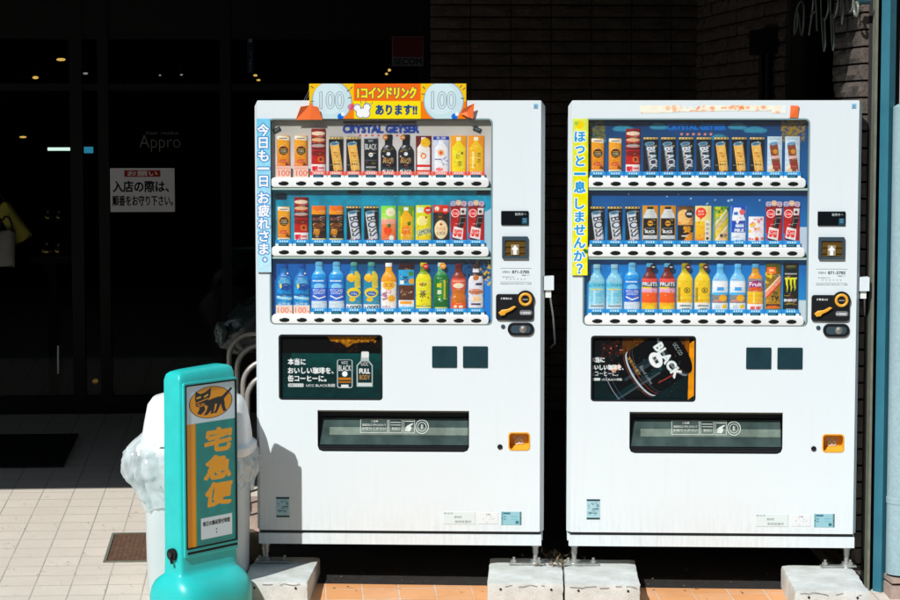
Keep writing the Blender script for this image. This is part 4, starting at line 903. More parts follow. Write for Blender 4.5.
    def st2(A):
        A.rect(0, 0, 0.09, 1, (110, 160, 160)); A.rect(0.91, 0, 1, 1, (90, 120, 124)); A.rect(0.1, 0.06, 0.45, 0.2, (70, 110, 130)); A.rect(0.12, 0.34, 0.24, 0.42, (60, 120, 140)); A.rect(0.48, 0.34, 0.8, 0.40, (100, 160, 180)); A.rect(0.12, 0.52, 0.24, 0.60, (60, 120, 140)); A.rect(0.48, 0.54, 0.8, 0.58, (100, 160, 180)); A.rr(0.7, 0.68, 0.86, 0.9, 0.03, (50, 110, 120)); A.ell(0.05, 0.5, 0.025, (20, 20, 20)); A.ell(0.95, 0.5, 0.025, (20, 20, 20))
    sticker('rating_plate', 501.8, 511, 522.2, 524.3, (150, 190, 198), st2)
    def st3(A): A.text('自販機', 0.5, 0.18, 0.16, (70, 80, 84), w=0.22); A.speck(30, (120, 128, 130), 0.008, 0.022, 5, (0.08, 0.35, 0.92, 0.9), 0.7)
    sticker('notice_sticker', 478.8, 512, 498.2, 523.5, (222, 226, 226), st3)
    def st4(A): A.text('販売者', 0.16, 0.14, 0.12, (90, 110, 110), w=0.28); A.text('管理者', 0.46, 0.42, 0.16, (50, 60, 62), w=0.24, bold=0.03); A.text('宮崎営業所', 0.62, 0.78, 0.2, (40, 50, 52), w=0.52, bold=0.03)
    sticker('notice_sticker', 443.5, 511.5, 475.5, 524, (214, 224, 222), st4)
    def st5(A): A.text('★', 0.5, 0.5, 0.6, (90, 130, 160)); A.rect(0.2, 0.8, 0.8, 0.9, (90, 130, 160))
    sticker('corner_mark', 533, 103.5, 537.6, 108.6, (150, 190, 210), st5)
    # side strip with vertical slogan
    s = '今日も一日 お疲れさま。' if left else 'ほっと一息 しませんか？'
    x0, x1, y0, y1 = (257.6, 271.4, 118.5, 272.5) if left else (568.0 - 309.4, 583.6 - 309.4, 120.3 - 1.8, 276.5 - 1.8)
    A = Art(lx(x1) - lx(x0), lz(y0) - lz(y1), 900, (150, 208, 228) if left else (235, 222, 60))
    if left:
        A.grad(0, 1, (130, 200, 226), (190, 224, 234)); A.mottle(0.08, 4, 3); fs, gap, start = 0.070, 0.083, 0.075
        ink, outl = (246, 250, 250), (30, 128, 190)
    else:
        A.grad(0, 0.35, (214, 222, 110), (226, 220, 40)); A.grad(0.35, 1, (226, 220, 40), (236, 230, 90)); A.mottle(0.15, 3, 5); A.rect(0, 0, 0.10, 1, (200, 220, 140), 0.7); A.ell(0.45, 0.04, 0.26, (236, 204, 20)); A.ell(0.25, 0.03, 0.12, (150, 196, 90)); A.speck(8, (170, 200, 60), 0.06, 0.14, 8, (0, 0, 1, 1), 0.4); A.ell(0.85, 0.845, 0.16, (40, 110, 50), ry=0.014, ang=30); fs, gap, start = 0.066, 0.083, 0.115
        ink, outl = (40, 150, 205), (238, 246, 240)
    yy = start
    for ch in s:
        if ch == ' ': yy += 0.024; continue
        T, bb = glyphs(ch, 0.03); hh_ = bb[1] / 0.92 * fs; ww_ = bb[0] / 0.92 * fs * A.h / A.w
        hh_, ww_ = min(hh_, fs * 1.1), min(ww_, 0.80)
        if ch == 'っ': hh_ *= 1.0
        if ch == '。': A.ring(0.55, yy - 0.012, 0.2, 0.12, outl); A.ell(0.55, yy - 0.012, 0.12, ink); continue
        A.text(ch, 0.48, yy, hh_, ink, w=ww_, bold=0.035, out=outl, outw=0.075); yy += gap if ch not in 'っ' else gap * 0.85
    so_ = print_sheet('slogan_strip', A, flat(lx(x0), lz(y1), A.w, A.h, -0.0085), m_print, door, closed_y=-0.0062, smooth=False)
    # hinge-side lock box
    bxw = (lx(553) - lx(543.6)); zA, zB = lz(290), lz(276.4)
    lk = box_obj('lock_box', (MW - 0.002, MW + bxw, 0.02, 0.075, zA, zB), m_white, m, 0.008, 3, None, 40)
    box_obj('lock_bracket', (MW + 0.004, MW + bxw * 0.72, 0.03, 0.06, zA - 0.032, zA - 0.0005), m_lip, lk, 0.003)
    bm = bmesh.new(); tube(bm, [(MW + bxw * 0.6, 0.05, zA - 0.03), (MW + bxw * 0.95, 0.12, zA - 0.12), (MW + bxw * 1.2, 0.3, zA - 0.25), (MW + 0.03, 0.6, zA - 0.3)], 0.004, 8); bm_obj('cable', bm, m_steel, lk, 60)
    # feet: threaded legs with plates and a floor bracket
    for fx_, fy_ in ((0.034, 0.055), (MW - 0.034, 0.055), (0.034, 0.66), (MW - 0.034, 0.66)):
        bm = bmesh.new(); fh = org.z - BLOCK_Z
        lathe(bm, [(0.017, -0.0005), (0.017, -0.016), (0.0125, -0.017), (0.0125, -fh + 0.046), (0.010, -fh + 0.045), (0.010, -fh + 0.022), (0.019, -fh + 0.021), (0.019, -fh + 0.010), (0.026, -fh + 0.009), (0.030, -fh + 0.0005)], 16, c=(fx_, fy_, 0))
        lg = bm_obj('leg', bm, m_steel, m, 40)
        if fy_ < 0.1:
            an = random.Random(int(fx_ * 1000) + left).uniform(-20, 20)
            Mx = Matrix.Translation((fx_ + (0.03 if fx_ < 0.5 else -0.035), fy_ - 0.012, -fh)) @ Matrix.Rotation(R(an), 4, 'Z')
            bm = bmesh.new(); box(bm, -0.075, 0.075, -0.018, 0.018, 0.001, 0.0085, Mx); 
            bmesh.ops.bevel(bm, geom=bm.edges[:], offset=0.002, segments=1, affect='EDGES')
            for sx_ in (-0.055, 0.05): lathe(bm, [(0.013, 0.009), (0.013, 0.020), (0.006, 0.021), (0.006, 0.032)], 6, c=tuple(Mx @ Vector((sx_, 0, 0))))
            bm_obj('foot_bracket', bm, m_steel, lg, None)
    if not left:
        # remains of a banner peeled off the top, and a scrap of red tape
        A = Art(lx(778 - 309.4) - lx(634 - 309.4), lz(105.2) - lz(113.2), 700, (246, 232, 214)); A.speck(26, (240, 150, 80), 0.006, 0.02, 5, (0, 0, 1, 1), 0.5); A.speck(14, (236, 120, 50), 0.008, 0.016, 6, (0.35, 0.2, 0.75, 1), 0.55); A.mottle(0.08, 30, 4); A.rect(0.97, 0, 1, 1, (232, 236, 234))
        g_ = np.random.default_rng(4); jag = np.cumsum(g_.uniform(-1, 1, 60)); jag = (jag - jag.min()) / (jag.max() - jag.min())
        def surf(u, v):
            lower = np.interp(u, np.linspace(0, 1, 60), jag) * 0.35 * (u < 0.9); top = 1 - 0.45 * np.exp(-((u - 0.32) / 0.035) ** 2) * 0 - 0.5 * ((u > 0.28) & (u < 0.42)) * (0.6 + 0.4 * np.sin(u * 120))
            vv_ = lower + v * np.maximum(top - lower, 0.05)
            return lx(634 - 309.4) + u * A.w, np.full_like(u, -0.0009), lz(113.2) + vv_ * A.h
        print_sheet('peeled_sticker', A, surf, m_paper, door)
        bm = bmesh.new(); x0, x1, z0, z1 = lx(781.5 - 309.4), lx(790.5 - 309.4), lz(117.6), lz(105.4)
        pts = [(x0, -0.001, z0), (x1 - 0.003, -0.001, z0 - 0.0005), (x1, -0.006, z1 - 0.002), (x0 + 0.004, -0.001, z1)]; loft(bm, [pts, [(a_, b_ - 0.002, c_) for a_, b_, c_ in pts]]); bm_obj('tape_scrap', bm, m_orange, door)
    return m

# ------------------------------------------------------------------ the sample drinks behind the windows
PPM = 720
def new_art(wm, hm, col): return Art(wm, hm, PPM, col)
def fine_print(a, seed):
    g = np.random.default_rng(seed); L0 = a.a.mean()
    for _ in range(16):
        x, y, w_, ink = g.uniform(0.08, 0.75), g.uniform(0.1, 0.95), g.uniform(0.08, 0.32), ((245, 242, 235), (24, 22, 24), (200, 60, 50), (240, 200, 70))[g.integers(0, 4)]
        q = x
        while q < min(x + w_, 0.93):
            k = g.uniform(0.015, 0.05); a.rect(q, y, q + k, y + 0.011, ink, 0.62); q += k + 0.02
    for _ in range(3): a.ell(g.uniform(0.15, 0.85), g.uniform(0.12, 0.92), g.uniform(0.02, 0.05), ((240, 236, 228), (30, 26, 26), (214, 80, 50))[g.integers(0, 3)], al=0.7)
def gold_can(a):
    a.grad(0, 1, (240, 168, 40), (216, 128, 18)); a.poly([(0, 0), (1, 0.04), (1, 0.14), (0, 0.10)], (242, 234, 214)); a.rect(0.2, 0.06, 0.8, 0.09, (120, 90, 60)); a.ell(0.52, 0.42, 0.34, (20, 20, 18)); a.rect(0.3, 0.36, 0.74, 0.39, (190, 140, 60)); a.text('COFFEE', 0.52, 0.44, 0.06, (228, 210, 170), w=0.5); a.rect(0.34, 0.49, 0.7, 0.51, (190, 140, 60)); a.ell(0.5, 0.72, 0.3, (205, 96, 20), ry=0.06); a.speck(6, (60, 30, 12), 0.05, 0.1, 2, (0.7, 0.78, 1, 0.86)); a.rect(0, 0.88, 1, 1, (238, 226, 196)); a.rect(0.15, 0.92, 0.85, 0.96, (60, 50, 40))
def red_stack(a):
    a.grad(0, 1, (150, 34, 20), (190, 50, 22)); a.rect(0, 0, 1, 0.08, (120, 30, 24)); a.ell(0.5, 0.11, 0.46, (232, 206, 180), ry=0.045); a.rect(0, 0.19, 1, 0.24, (90, 24, 20)); a.ell(0.5, 0.25, 0.46, (222, 176, 140), ry=0.04); a.rect(0, 0.32, 1, 0.36, (60, 30, 30)); a.ell(0.5, 0.38, 0.46, (176, 160, 158), ry=0.035); a.rect(0, 0.43, 1, 0.46, (50, 22, 22)); a.ell(0.45, 0.55, 0.5, (120, 26, 22), ry=0.06); a.ell(0.66, 0.68, 0.2, (220, 120, 40)); a.ell(0.66, 0.68, 0.12, (110, 40, 20)); a.rect(0, 0.79, 1, 1, (244, 232, 226)); a.text('朝', 0.26, 0.89, 0.12, (206, 44, 66), w=0.36, bold=0.06); a.rect(0.5, 0.85, 0.9, 0.90, (212, 110, 110)); a.rect(0.5, 0.93, 0.9, 0.96, (212, 110, 110))
def tilt_can(a, can, can2, word=None, wcol=(20, 24, 28), band=(236, 200, 130), bgd=(10, 14, 18)):
    a.rect(0, 0, 1, 1, bgd); a.rect(0, 0.02, 1, 0.065, band); 
    for i in range(4): a.rect(0.1 + i * 0.22, 0.03, 0.22 + i * 0.22, 0.055, bgd)
    a.slab(0.54, 0.56, 0.60, 1.85, -8, can); a.slab(0.34, 0.56, 0.10, 1.85, -8, can2, 0.8); a.slab(0.78, 0.52, 0.07, 1.85, -8, can2, 0.5)
    a.ell(0.42, 0.185, 0.33, (120, 158, 178), ry=0.050, ang=-8); a.ell(0.42, 0.185, 0.24, (72, 108, 130), ry=0.032, ang=-8)
    if word: a.text(word, 0.62, 0.56, 0.24 if len(word) < 5 else 0.21, wcol, w=1.35 if len(word) < 5 else 1.45, ang=80, bold=0.02)
    a.speck(12, (150, 60, 40), 0.04, 0.09, 5, (0, 0.92, 1, 1), 0.9); a.rect(0, 0.965, 1, 1, (60, 40, 34), 0.8)
def rainbow_tan(a):
    tilt_can(a, (238, 190, 112), (214, 158, 84)); a.ell(0.55, 0.48, 0.2, (224, 172, 96)); a.speck(10, (140, 84, 40), 0.02, 0.05, 8, (0.35, 0.38, 0.75, 0.6), 0.8)
    for x in (0.44, 0.58, 0.72): a.ell(x, 0.74, 0.055, (30, 24, 20))
    a.rect(0.36, 0.64, 0.78, 0.66, (176, 120, 60))
def silver_tilt(a): tilt_can(a, (214, 220, 226), (160, 170, 180), 'BOSS')
def black_tilt(a): tilt_can(a, (26, 48, 70), (120, 150, 172), 'BLACK', (222, 230, 234)); a.slab(0.40, 0.6, 0.06, 1.2, -8, (200, 150, 90), 0.7)
def dark_gold(a):
    a.rect(0, 0, 1, 1, (26, 20, 18)); a.poly([(0, 0), (1, 0), (1, 0.12), (0.5, 0.16), (0, 0.1)], (224, 120, 60)); a.poly([(0, 0.1), (0.5, 0.16), (1, 0.12), (1, 0.3), (0, 0.3)], (232, 150, 40)); a.rect(0, 0.24, 1, 0.32, (30, 22, 20)); a.text('BLEND', 0.5, 0.37, 0.07, (176, 110, 90), w=0.8, bold=0.03); a.ell(0.5, 0.52, 0.4, (214, 150, 70), ry=0.05); a.ell(0.5, 0.56, 0.36, (96, 46, 20), ry=0.09); a.poly([(0.2, 0.62), (0.6, 0.68), (0.5, 0.84), (0.1, 0.8)], (196, 130, 50)); a.speck(16, (70, 34, 18), 0.05, 0.09, 6, (0.1, 0.78, 0.95, 0.9)); a.rect(0, 0.90, 1, 1, (238, 212, 150)); a.rect(0.1, 0.93, 0.9, 0.97, (180, 120, 60))
def ucc_black(a):
    a.grad(0, 1, (20, 26, 28), (10, 14, 16)); a.rect(0, 0, 1, 0.04, (170, 176, 178)); a.text('UCC', 0.5, 0.10, 0.05, (220, 224, 224), w=0.3); a.text('BLACK', 0.5, 0.26, 0.15, (236, 238, 236), w=0.82, bold=0.03); a.ell(0.5, 0.48, 0.15, (232, 234, 232)); a.rect(0.4, 0.47, 0.6, 0.49, (30, 30, 30)); a.rect(0.1, 0.62, 0.9, 0.64, (90, 96, 98)); a.rect(0.15, 0.80, 0.85, 0.84, (176, 182, 180)); a.rect(0.2, 0.92, 0.8, 0.97, (210, 214, 212)); a.rect(0, 0.86, 1, 0.89, (20, 66, 70))
def rich_bottle(a):
    a.rect(0, 0, 1, 1, (10, 18, 24)); a.ell(0.5, 0.44, 0.12, (226, 232, 236), ry=0.05); a.text('Rich', 0.5, 0.62, 0.16, (206, 162, 100), w=0.62, bold=0.0, shear=0.2); a.rect(0.4, 0.75, 0.6, 0.775, (170, 80, 40)); a.rect(0, 0.82, 1, 0.86, (24, 60, 70)); a.text('BLACK', 0.5, 0.93, 0.08, (232, 236, 236), w=0.7, bold=0.05)
def pic_bottle(a, bgd, liquid, label, cap=(240, 240, 240), y0=0.04, wide=0.40):
    a.rect(0, 0, 1, 1, bgd); a.rect(0.5 - 0.14, y0, 0.5 + 0.14, y0 + 0.1, cap)
    a.poly([(0.38, y0 + 0.09), (0.62, y0 + 0.09), (0.66, y0 + 0.15), (0.5 + wide, y0 + 0.28), (0.5 + wide, 0.97), (0.5 - wide, 0.97), (0.5 - wide, y0 + 0.28), (0.34, y0 + 0.15)], liquid)
    a.poly([(0.5 - wide * 0.8, y0 + 0.28), (0.5 - wide * 0.6, y0 + 0.26), (0.5 - wide * 0.6, 0.95), (0.5 - wide * 0.8, 0.95)], tuple(min(255, c + 50) for c in liquid), 0.6)
    if label: a.rect(0.5 - wide, 0.42, 0.5 + wide, 0.86, label)
def milk_tea(a): pic_bottle(a, (96, 20, 18), (244, 232, 222), (246, 240, 234)); a.ell(0.62, 0.18, 0.30, (244, 186, 40)); a.ell(0.5, 0.53, 0.19, (226, 120, 70)); a.ell(0.5, 0.53, 0.11, (246, 226, 200)); a.rect(0.08, 0.76, 0.92, 0.82, (206, 50, 50)); a.rect(0.08, 0.9, 0.92, 0.96, (206, 60, 50))
def yogurt(a): pic_bottle(a, (196, 204, 222), (240, 242, 246), None); a.rect(0, 0, 1, 0.1, (40, 60, 150)); a.text('乳酸', 0.5, 0.05, 0.07, (236, 238, 244), w=0.6, bold=0.03); a.ell(0.5, 0.44, 0.2, (238, 176, 120)); a.ell(0.5, 0.44, 0.1, (220, 90, 70)); a.speck(10, (60, 90, 170), 0.03, 0.07, 3, (0.5, 0.55, 0.9, 0.9)); a.ell(0.4, 0.88, 0.24, (232, 130, 130), ry=0.05); a.rect(0.1, 0.6, 0.5, 0.63, (120, 130, 170))
def yellow_tea(a): pic_bottle(a, (240, 160, 40), (250, 214, 40), (250, 216, 20), (248, 240, 214)); a.text('お', 0.46, 0.54, 0.13, (40, 50, 14), w=0.26, bold=0.02); a.text('茶', 0.58, 0.74, 0.15, (40, 50, 14), w=0.30, bold=0.02); a.ell(0.72, 0.46, 0.07, (60, 70, 20))
def amber_tea(a): pic_bottle(a, (236, 150, 40), (246, 190, 70), None, (248, 238, 210)); a.rect(0.16, 0.36, 0.5, 0.9, (246, 176, 50)); a.text('麦', 0.68, 0.5, 0.12, (70, 50, 20), w=0.26); a.text('茶', 0.68, 0.66, 0.12, (70, 50, 20), w=0.26); a.rect(0.24, 0.42, 0.4, 0.86, (252, 226, 150))
def peach(a): a.grad(0, 0.4, (120, 206, 70), (190, 224, 120)); a.grad(0.4, 1, (236, 150, 110), (228, 110, 60)); a.ell(0.62, 0.17, 0.3, (246, 232, 196), ry=0.12); a.rect(0.05, 0.36, 0.95, 0.5, (238, 170, 150)); a.ell(0.45, 0.68, 0.26, (236, 90, 30)); a.poly([(0.4, 0.52), (0.62, 0.48), (0.66, 0.58), (0.5, 0.6)], (30, 110, 40)); a.ell(0.68, 0.88, 0.16, (246, 236, 224)); a.rect(0, 0.95, 1, 1, (214, 120, 70))
def juice(a): pic_bottle(a, (110, 150, 30), (248, 176, 10), None); a.rect(0, 0.14, 0.15, 1, (150, 180, 30)); a.rect(0.88, 0.14, 1, 1, (150, 180, 30)); a.ell(0.5, 0.66, 0.28, (246, 150, 8)); a.poly([(0.56, 0.46), (0.78, 0.42), (0.8, 0.52), (0.64, 0.56)], (40, 120, 30)); a.speck(16, (206, 96, 20), 0.03, 0.06, 4, (0.2, 0.55, 0.7, 0.85)); a.text('みかん', 0.5, 0.72, 0.10, (196, 80, 10), w=0.6, bold=0.02)
def lemon_can(a): a.grad(0, 1, (196, 206, 30), (236, 208, 20)); a.rect(0.08, 0.06, 0.5, 0.2, (226, 232, 210)); a.ell(0.78, 0.14, 0.24, (226, 60, 40)); a.rect(0.66, 0.11, 0.9, 0.16, (246, 220, 210)); a.ell(0.42, 0.42, 0.34, (246, 226, 150), ry=0.13); a.text('LEMON', 0.52, 0.72, 0.14, (20, 90, 90), w=0.82, ang=-14, bold=0.04, out=(236, 240, 220)); a.rect(0.2, 0.88, 0.8, 0.97, (244, 196, 0)); a.rect(0.6, 0.3, 0.72, 0.36, (160, 60, 20))
def retro_soda(a): a.rect(0, 0, 1, 1, (44, 28, 22)); a.rect(0, 0, 1, 0.2, (206, 74, 40)); a.ell(0.25, 0.1, 0.14, (240, 226, 210)); a.ell(0.76, 0.14, 0.22, (226, 60, 44)); a.rect(0.64, 0.10, 0.9, 0.17, (246, 220, 210)); a.rect(0.3, 0.2, 0.62, 0.4, (70, 46, 36)); a.ell(0.5, 0.66, 0.40, (244, 218, 176), ry=0.25); a.text('SODA', 0.5, 0.76, 0.09, (40, 30, 26), w=0.56, bold=0.03); a.text('COLA', 0.5, 0.64, 0.08, (206, 60, 50), w=0.56, bold=0.02); a.ell(0.5, 0.52, 0.08, (206, 60, 50))
def cola(a):
    a.grad(0, 1, (150, 18, 26), (196, 32, 28)); a.rect(0, 0, 1, 0.06, (130, 16, 26)); a.ell(0.30, 0.2, 0.25, (236, 226, 224)); a.ell(0.30, 0.2, 0.21, (214, 40, 40)); a.text('Cola', 0.3, 0.2, 0.07, (246, 236, 234), w=0.32, shear=0.2, bold=0.03)
    a.poly([(0.62, 0.06), (0.98, 0.06), (0.94, 0.24), (0.6, 0.24)], (230, 228, 226)); a.ell(0.77, 0.155, 0.10, (12, 12, 12))
    a.poly([(0.60, 0.25), (0.93, 0.25), (0.9, 0.42), (0.76, 0.6), (0.40, 0.6), (0.5, 0.4)], (20, 12, 12)); a.poly([(0.60, 0.3), (0.66, 0.3), (0.56, 0.55), (0.5, 0.55)], (110, 100, 100)); a.poly([(0.22, 0.56), (0.80, 0.62), (0.74, 0.93), (0.12, 0.88)], (238, 226, 220)); a.slab(0.46, 0.75, 0.46, 0.42, 6, (216, 44, 36)); a.text('Cola', 0.47, 0.72, 0.08, (246, 236, 234), w=0.4, ang=6, shear=0.2); a.ell(0.42, 0.82, 0.05, (246, 226, 220)); a.rect(0, 0.93, 1, 1, (226, 80, 60)); a.poly([(0.1, 0.86), (0.74, 0.93), (0.74, 0.96), (0.1, 0.92)], (24, 18, 18)); a.speck(6, (90, 120, 190), 0.05, 0.1, 7, (0, 0.7, 0.12, 0.95), 0.6)
def water_blue(a): a.grad(0, 1, (40, 110, 175), (60, 150, 205)); a.ell(0.5, 0.34, 0.36, (120, 186, 214), ry=0.1, al=0.6); a.ell(0.6, 0.45, 0.36, (20, 74, 150), ry=0.09, al=0.9); a.poly([(0.2, 0.4), (0.34, 0.36), (0.36, 0.46), (0.26, 0.5)], (220, 226, 120)); a.rect(0.05, 0.62, 0.95, 0.66, (20, 90, 150)); a.poly([(0, 0.66), (1, 0.7), (1, 0.76), (0, 0.72)], (170, 214, 230)); a.text('天然水', 0.5, 0.86, 0.10, (220, 236, 242), w=0.8, bold=0.02); a.ell(0.72, 0.14, 0.16, (16, 60, 130)); a.ell(0.72, 0.13, 0.07, (220, 236, 246)); a.mottle(0.25, 6, 3)
def ion(a): a.grad(0, 1, (60, 150, 215), (70, 150, 215)); a.rect(0, 0.30, 1, 0.42, (40, 128, 205)); a.rect(0.1, 0.33, 0.8, 0.36, (210, 232, 246)); a.ell(0.5, 0.47, 0.32, (150, 200, 232), ry=0.07); a.rect(0, 0.5, 1, 0.79, (22, 100, 196)); a.text('POCARI', 0.5, 0.555, 0.052, (238, 244, 248), w=0.76, bold=0.03); a.text('SWEAT', 0.52, 0.615, 0.052, (238, 244, 248), w=0.72, bold=0.03); a.poly([(0.1, 0.66), (0.5, 0.72), (0.92, 0.68), (0.92, 0.70), (0.5, 0.755), (0.1, 0.69)], (238, 244, 248)); a.rect(0, 0.79, 1, 1, (206, 220, 228)); a.grad(0, 0.2, (120, 190, 225), (90, 170, 220))
def lemon_water(a): a.grad(0, 1, (30, 120, 150), (70, 150, 175)); a.rect(0.55, 0.12, 0.9, 0.5, (226, 200, 40), 0.8); a.ell(0.34, 0.27, 0.28, (250, 186, 20)); a.text('No.1', 0.34, 0.27, 0.05, (160, 80, 10), w=0.3); a.ell(0.5, 0.60, 0.42, (244, 206, 70), ry=0.11); a.ell(0.5, 0.62, 0.3, (24, 90, 160), ry=0.06); a.text('Vita', 0.5, 0.62, 0.05, (230, 240, 246), w=0.4, bold=0.02); a.ell(0.4, 0.75, 0.2, (240, 190, 30), ry=0.05); a.rect(0, 0.86, 1, 1, (228, 236, 236)); a.text('1000', 0.5, 0.93, 0.07, (24, 30, 30), w=0.8, ang=-6, bold=0.05)
def orange_milk(a): a.grad(0, 0.35, (246, 170, 30), (240, 150, 20)); a.grad(0.35, 1, (240, 232, 224), (246, 238, 228)); a.ell(0.5, 0.42, 0.40, (246, 190, 60), ry=0.1); a.text('果実', 0.5, 0.42, 0.1, (190, 40, 90), w=0.56, bold=0.02); a.text('白', 0.5, 0.56, 0.1, (190, 40, 90), w=0.3); a.ell(0.68, 0.72, 0.22, (240, 176, 40), ry=0.08); a.speck(16, (150, 60, 110), 0.05, 0.1, 5, (0.05, 0.6, 0.4, 0.75)); a.rect(0.05, 0.9, 0.6, 0.93, (190, 160, 180))
def iced_coffee(a): a.rect(0, 0, 1, 1, (62, 34, 24)); a.rect(0, 0, 1, 0.14, (50, 20, 24)); a.rect(0, 0.14, 1, 0.46, (70, 160, 205)); a.text('茶', 0.45, 0.34, 0.14, (20, 40, 70), w=0.4, bold=0.03); a.ell(0.8, 0.22, 0.16, (60, 130, 60)); a.ell(0.85, 0.38, 0.18, (236, 170, 40)); a.rect(0.1, 0.36, 0.35, 0.44, (236, 240, 236)); a.rect(0, 0.46, 1, 0.78, (84, 46, 28)); a.rect(0.1, 0.60, 0.9, 0.615, (140, 90, 60)); a.rect(0, 0.78, 1, 1, (236, 240, 238)); a.rect(0.1, 0.80, 0.85, 0.86, (240, 160, 50)); a.rect(0, 0.92, 1, 1, (120, 200, 230))
def green_label_tea(a): a.grad(0, 1, (222, 214, 10), (230, 222, 20)); a.text('お', 0.5, 0.40, 0.09, (60, 66, 8), w=0.3, bold=0.03); a.text('茶', 0.46, 0.62, 0.16, (50, 56, 8), w=0.42, bold=0.04); a.ell(0.3, 0.4, 0.09, (220, 120, 60)); a.ell(0.78, 0.70, 0.06, (190, 50, 40)); a.rect(0.2, 0.90, 0.8, 1, (216, 214, 150)); a.rect(0, 0.88, 1, 0.9, (120, 130, 20)); a.grad(0, 0.18, (60, 110, 30), (150, 170, 20))
def green_tea(a): a.grad(0, 1, (16, 116, 46), (14, 96, 40)); a.rect(0.36, 0.34, 0.64, 0.78, (22, 136, 60)); a.text('緑', 0.4, 0.42, 0.10, (224, 214, 60), w=0.3, bold=0.03); a.text('茶', 0.4, 0.58, 0.10, (236, 236, 210), w=0.3, bold=0.03); a.rect(0.66, 0.3, 0.78, 0.74, (190, 180, 60)); a.ell(0.4, 0.74, 0.07, (230, 236, 230)); a.rect(0.12, 0.92, 0.88, 1, (206, 214, 130)); a.grad(0, 0.2, (120, 180, 150), (30, 130, 60))
def jasmine(a): a.grad(0, 0.3, (90, 30, 20), (150, 60, 20)); a.grad(0.3, 1, (190, 100, 14), (206, 110, 20)); a.rr(0.06, 0.26, 0.94, 0.5, 0.1, (214, 90, 80)); a.ell(0.5, 0.42, 0.34, (246, 226, 200), ry=0.06); a.rect(0.12, 0.3, 0.88, 0.34, (236, 150, 130)); a.poly([(0.05, 0.5), (0.95, 0.5), (0.8, 0.64), (0.95, 0.8), (0.05, 0.8), (0.2, 0.64)], (196, 112, 16)); a.rect(0.0, 0.82, 1, 1, (232, 100, 30)); a.ell(0.3, 0.9, 0.1, (246, 226, 200)); a.ell(0.65, 0.9, 0.14, (246, 226, 200), ry=0.03)
def creamy(a): a.grad(0, 1, (226, 222, 226), (214, 220, 230)); a.rect(0, 0.1, 1, 0.18, (40, 26, 22)); a.ell(0.5, 0.22, 0.2, (176, 110, 60)); a.rect(0.5, 0.34, 0.9, 0.4, (60, 60, 90)); a.ell(0.5, 0.55, 0.46, (206, 140, 110), ry=0.07); a.text('Cream', 0.5, 0.55, 0.09, (70, 30, 24), w=0.8, bold=0.02); a.rr(0.3, 0.66, 0.8, 0.78, 0.05, (240, 200, 160)); a.rect(0.2, 0.82, 0.8, 0.86, (40, 40, 50)); a.rect(0, 0.93, 1, 0.97, (30, 30, 36))
def iced_tilt(a): a.rect(0, 0, 1, 1, (196, 214, 224)); a.text('COLD', 0.5, 0.06, 0.05, (60, 90, 110), w=0.7); a.slab(0.54, 0.57, 0.54, 1.85, -8, (128, 66, 44)); a.ell(0.42, 0.19, 0.28, (110, 150, 176), ry=0.045, ang=-8); a.ell(0.54, 0.40, 0.16, (206, 140, 40)); a.slab(0.54, 0.55, 0.54, 0.2, -8, (216, 180, 170)); a.slab(0.62, 0.78, 0.4, 0.5, -8, (150, 60, 50)); a.ell(0.25, 0.8, 0.14, (240, 220, 190)); a.ell(0.3, 0.9, 0.2, (226, 196, 150), ry=0.05); a.rect(0, 0.96, 1, 1, (120, 60, 50))
def gold_black(a): a.rect(0, 0, 1, 1, (208, 146, 40)); a.rect(0.3, 0.03, 0.7, 0.1, (40, 30, 22)); a.poly([(0.28, 0.10), (0.72, 0.10), (0.92, 0.28), (0.92, 0.36), (0.08, 0.36), (0.08, 0.28)], (206, 210, 208)); a.rect(0.06, 0.34, 0.94, 0.8, (14, 18, 18)); a.ell(0.5, 0.48, 0.17, (224, 160, 50)); a.rect(0.36, 0.465, 0.64, 0.5, (90, 60, 20)); a.text('BLACK', 0.5, 0.70, 0.075, (228, 230, 226), w=0.6, bold=0.04); a.rect(0.2, 0.60, 0.8, 0.62, (120, 126, 120)); a.rect(0.06, 0.8, 0.94, 0.9, (206, 212, 210)); a.rect(0.06, 0.9, 0.94, 1, (16, 40, 44)); a.rect(0.2, 0.93, 0.8, 0.96, (190, 150, 70))
def latte(a): a.grad(0, 0.55, (60, 40, 26), (222, 160, 90)); a.ell(0.4, 0.3, 0.42, (232, 186, 120), ry=0.2); a.ell(0.72, 0.22, 0.26, (20, 22, 26)); a.rect(0.56, 0.19, 0.88, 0.25, (200, 204, 204)); a.rect(0, 0.52, 1, 1, (20, 18, 20)); a.text('贅', 0.6, 0.64, 0.18, (216, 150, 50), w=0.5, bold=0.02); a.poly([(0.3, 1), (0.6, 0.78), (1, 0.7), (1, 1)], (226, 150, 60)); a.rect(0.25, 0.8, 0.6, 0.83, (220, 220, 216))
def corn(a): a.rect(0, 0, 1, 1, (250, 214, 150)); a.ell(0.36, 0.19, 0.32, (232, 76, 40)); a.poly([(0.3, 0.3), (0.5, 0.3), (0.3, 0.4)], (232, 76, 40)); a.text('新発', 0.36, 0.15, 0.06, (250, 230, 220), w=0.36, bold=0.03); a.text('売中', 0.36, 0.23, 0.06, (250, 230, 220), w=0.36, bold=0.03); a.grad(0.42, 1, (250, 196, 80), (244, 160, 20), 0, 0.6); a.rect(0.62, 0.4, 0.9, 0.95, (246, 240, 226)); a.text('柚', 0.76, 0.5, 0.09, (20, 20, 18), w=0.22, bold=0.03); a.text('蜂', 0.76, 0.62, 0.09, (20, 20, 18), w=0.22, bold=0.03); a.text('蜜', 0.76, 0.74, 0.09, (20, 20, 18), w=0.22, bold=0.03); a.ell(0.76, 0.88, 0.09, (40, 40, 36)); a.rect(0.05, 0.88, 0.5, 0.95, (236, 140, 10))
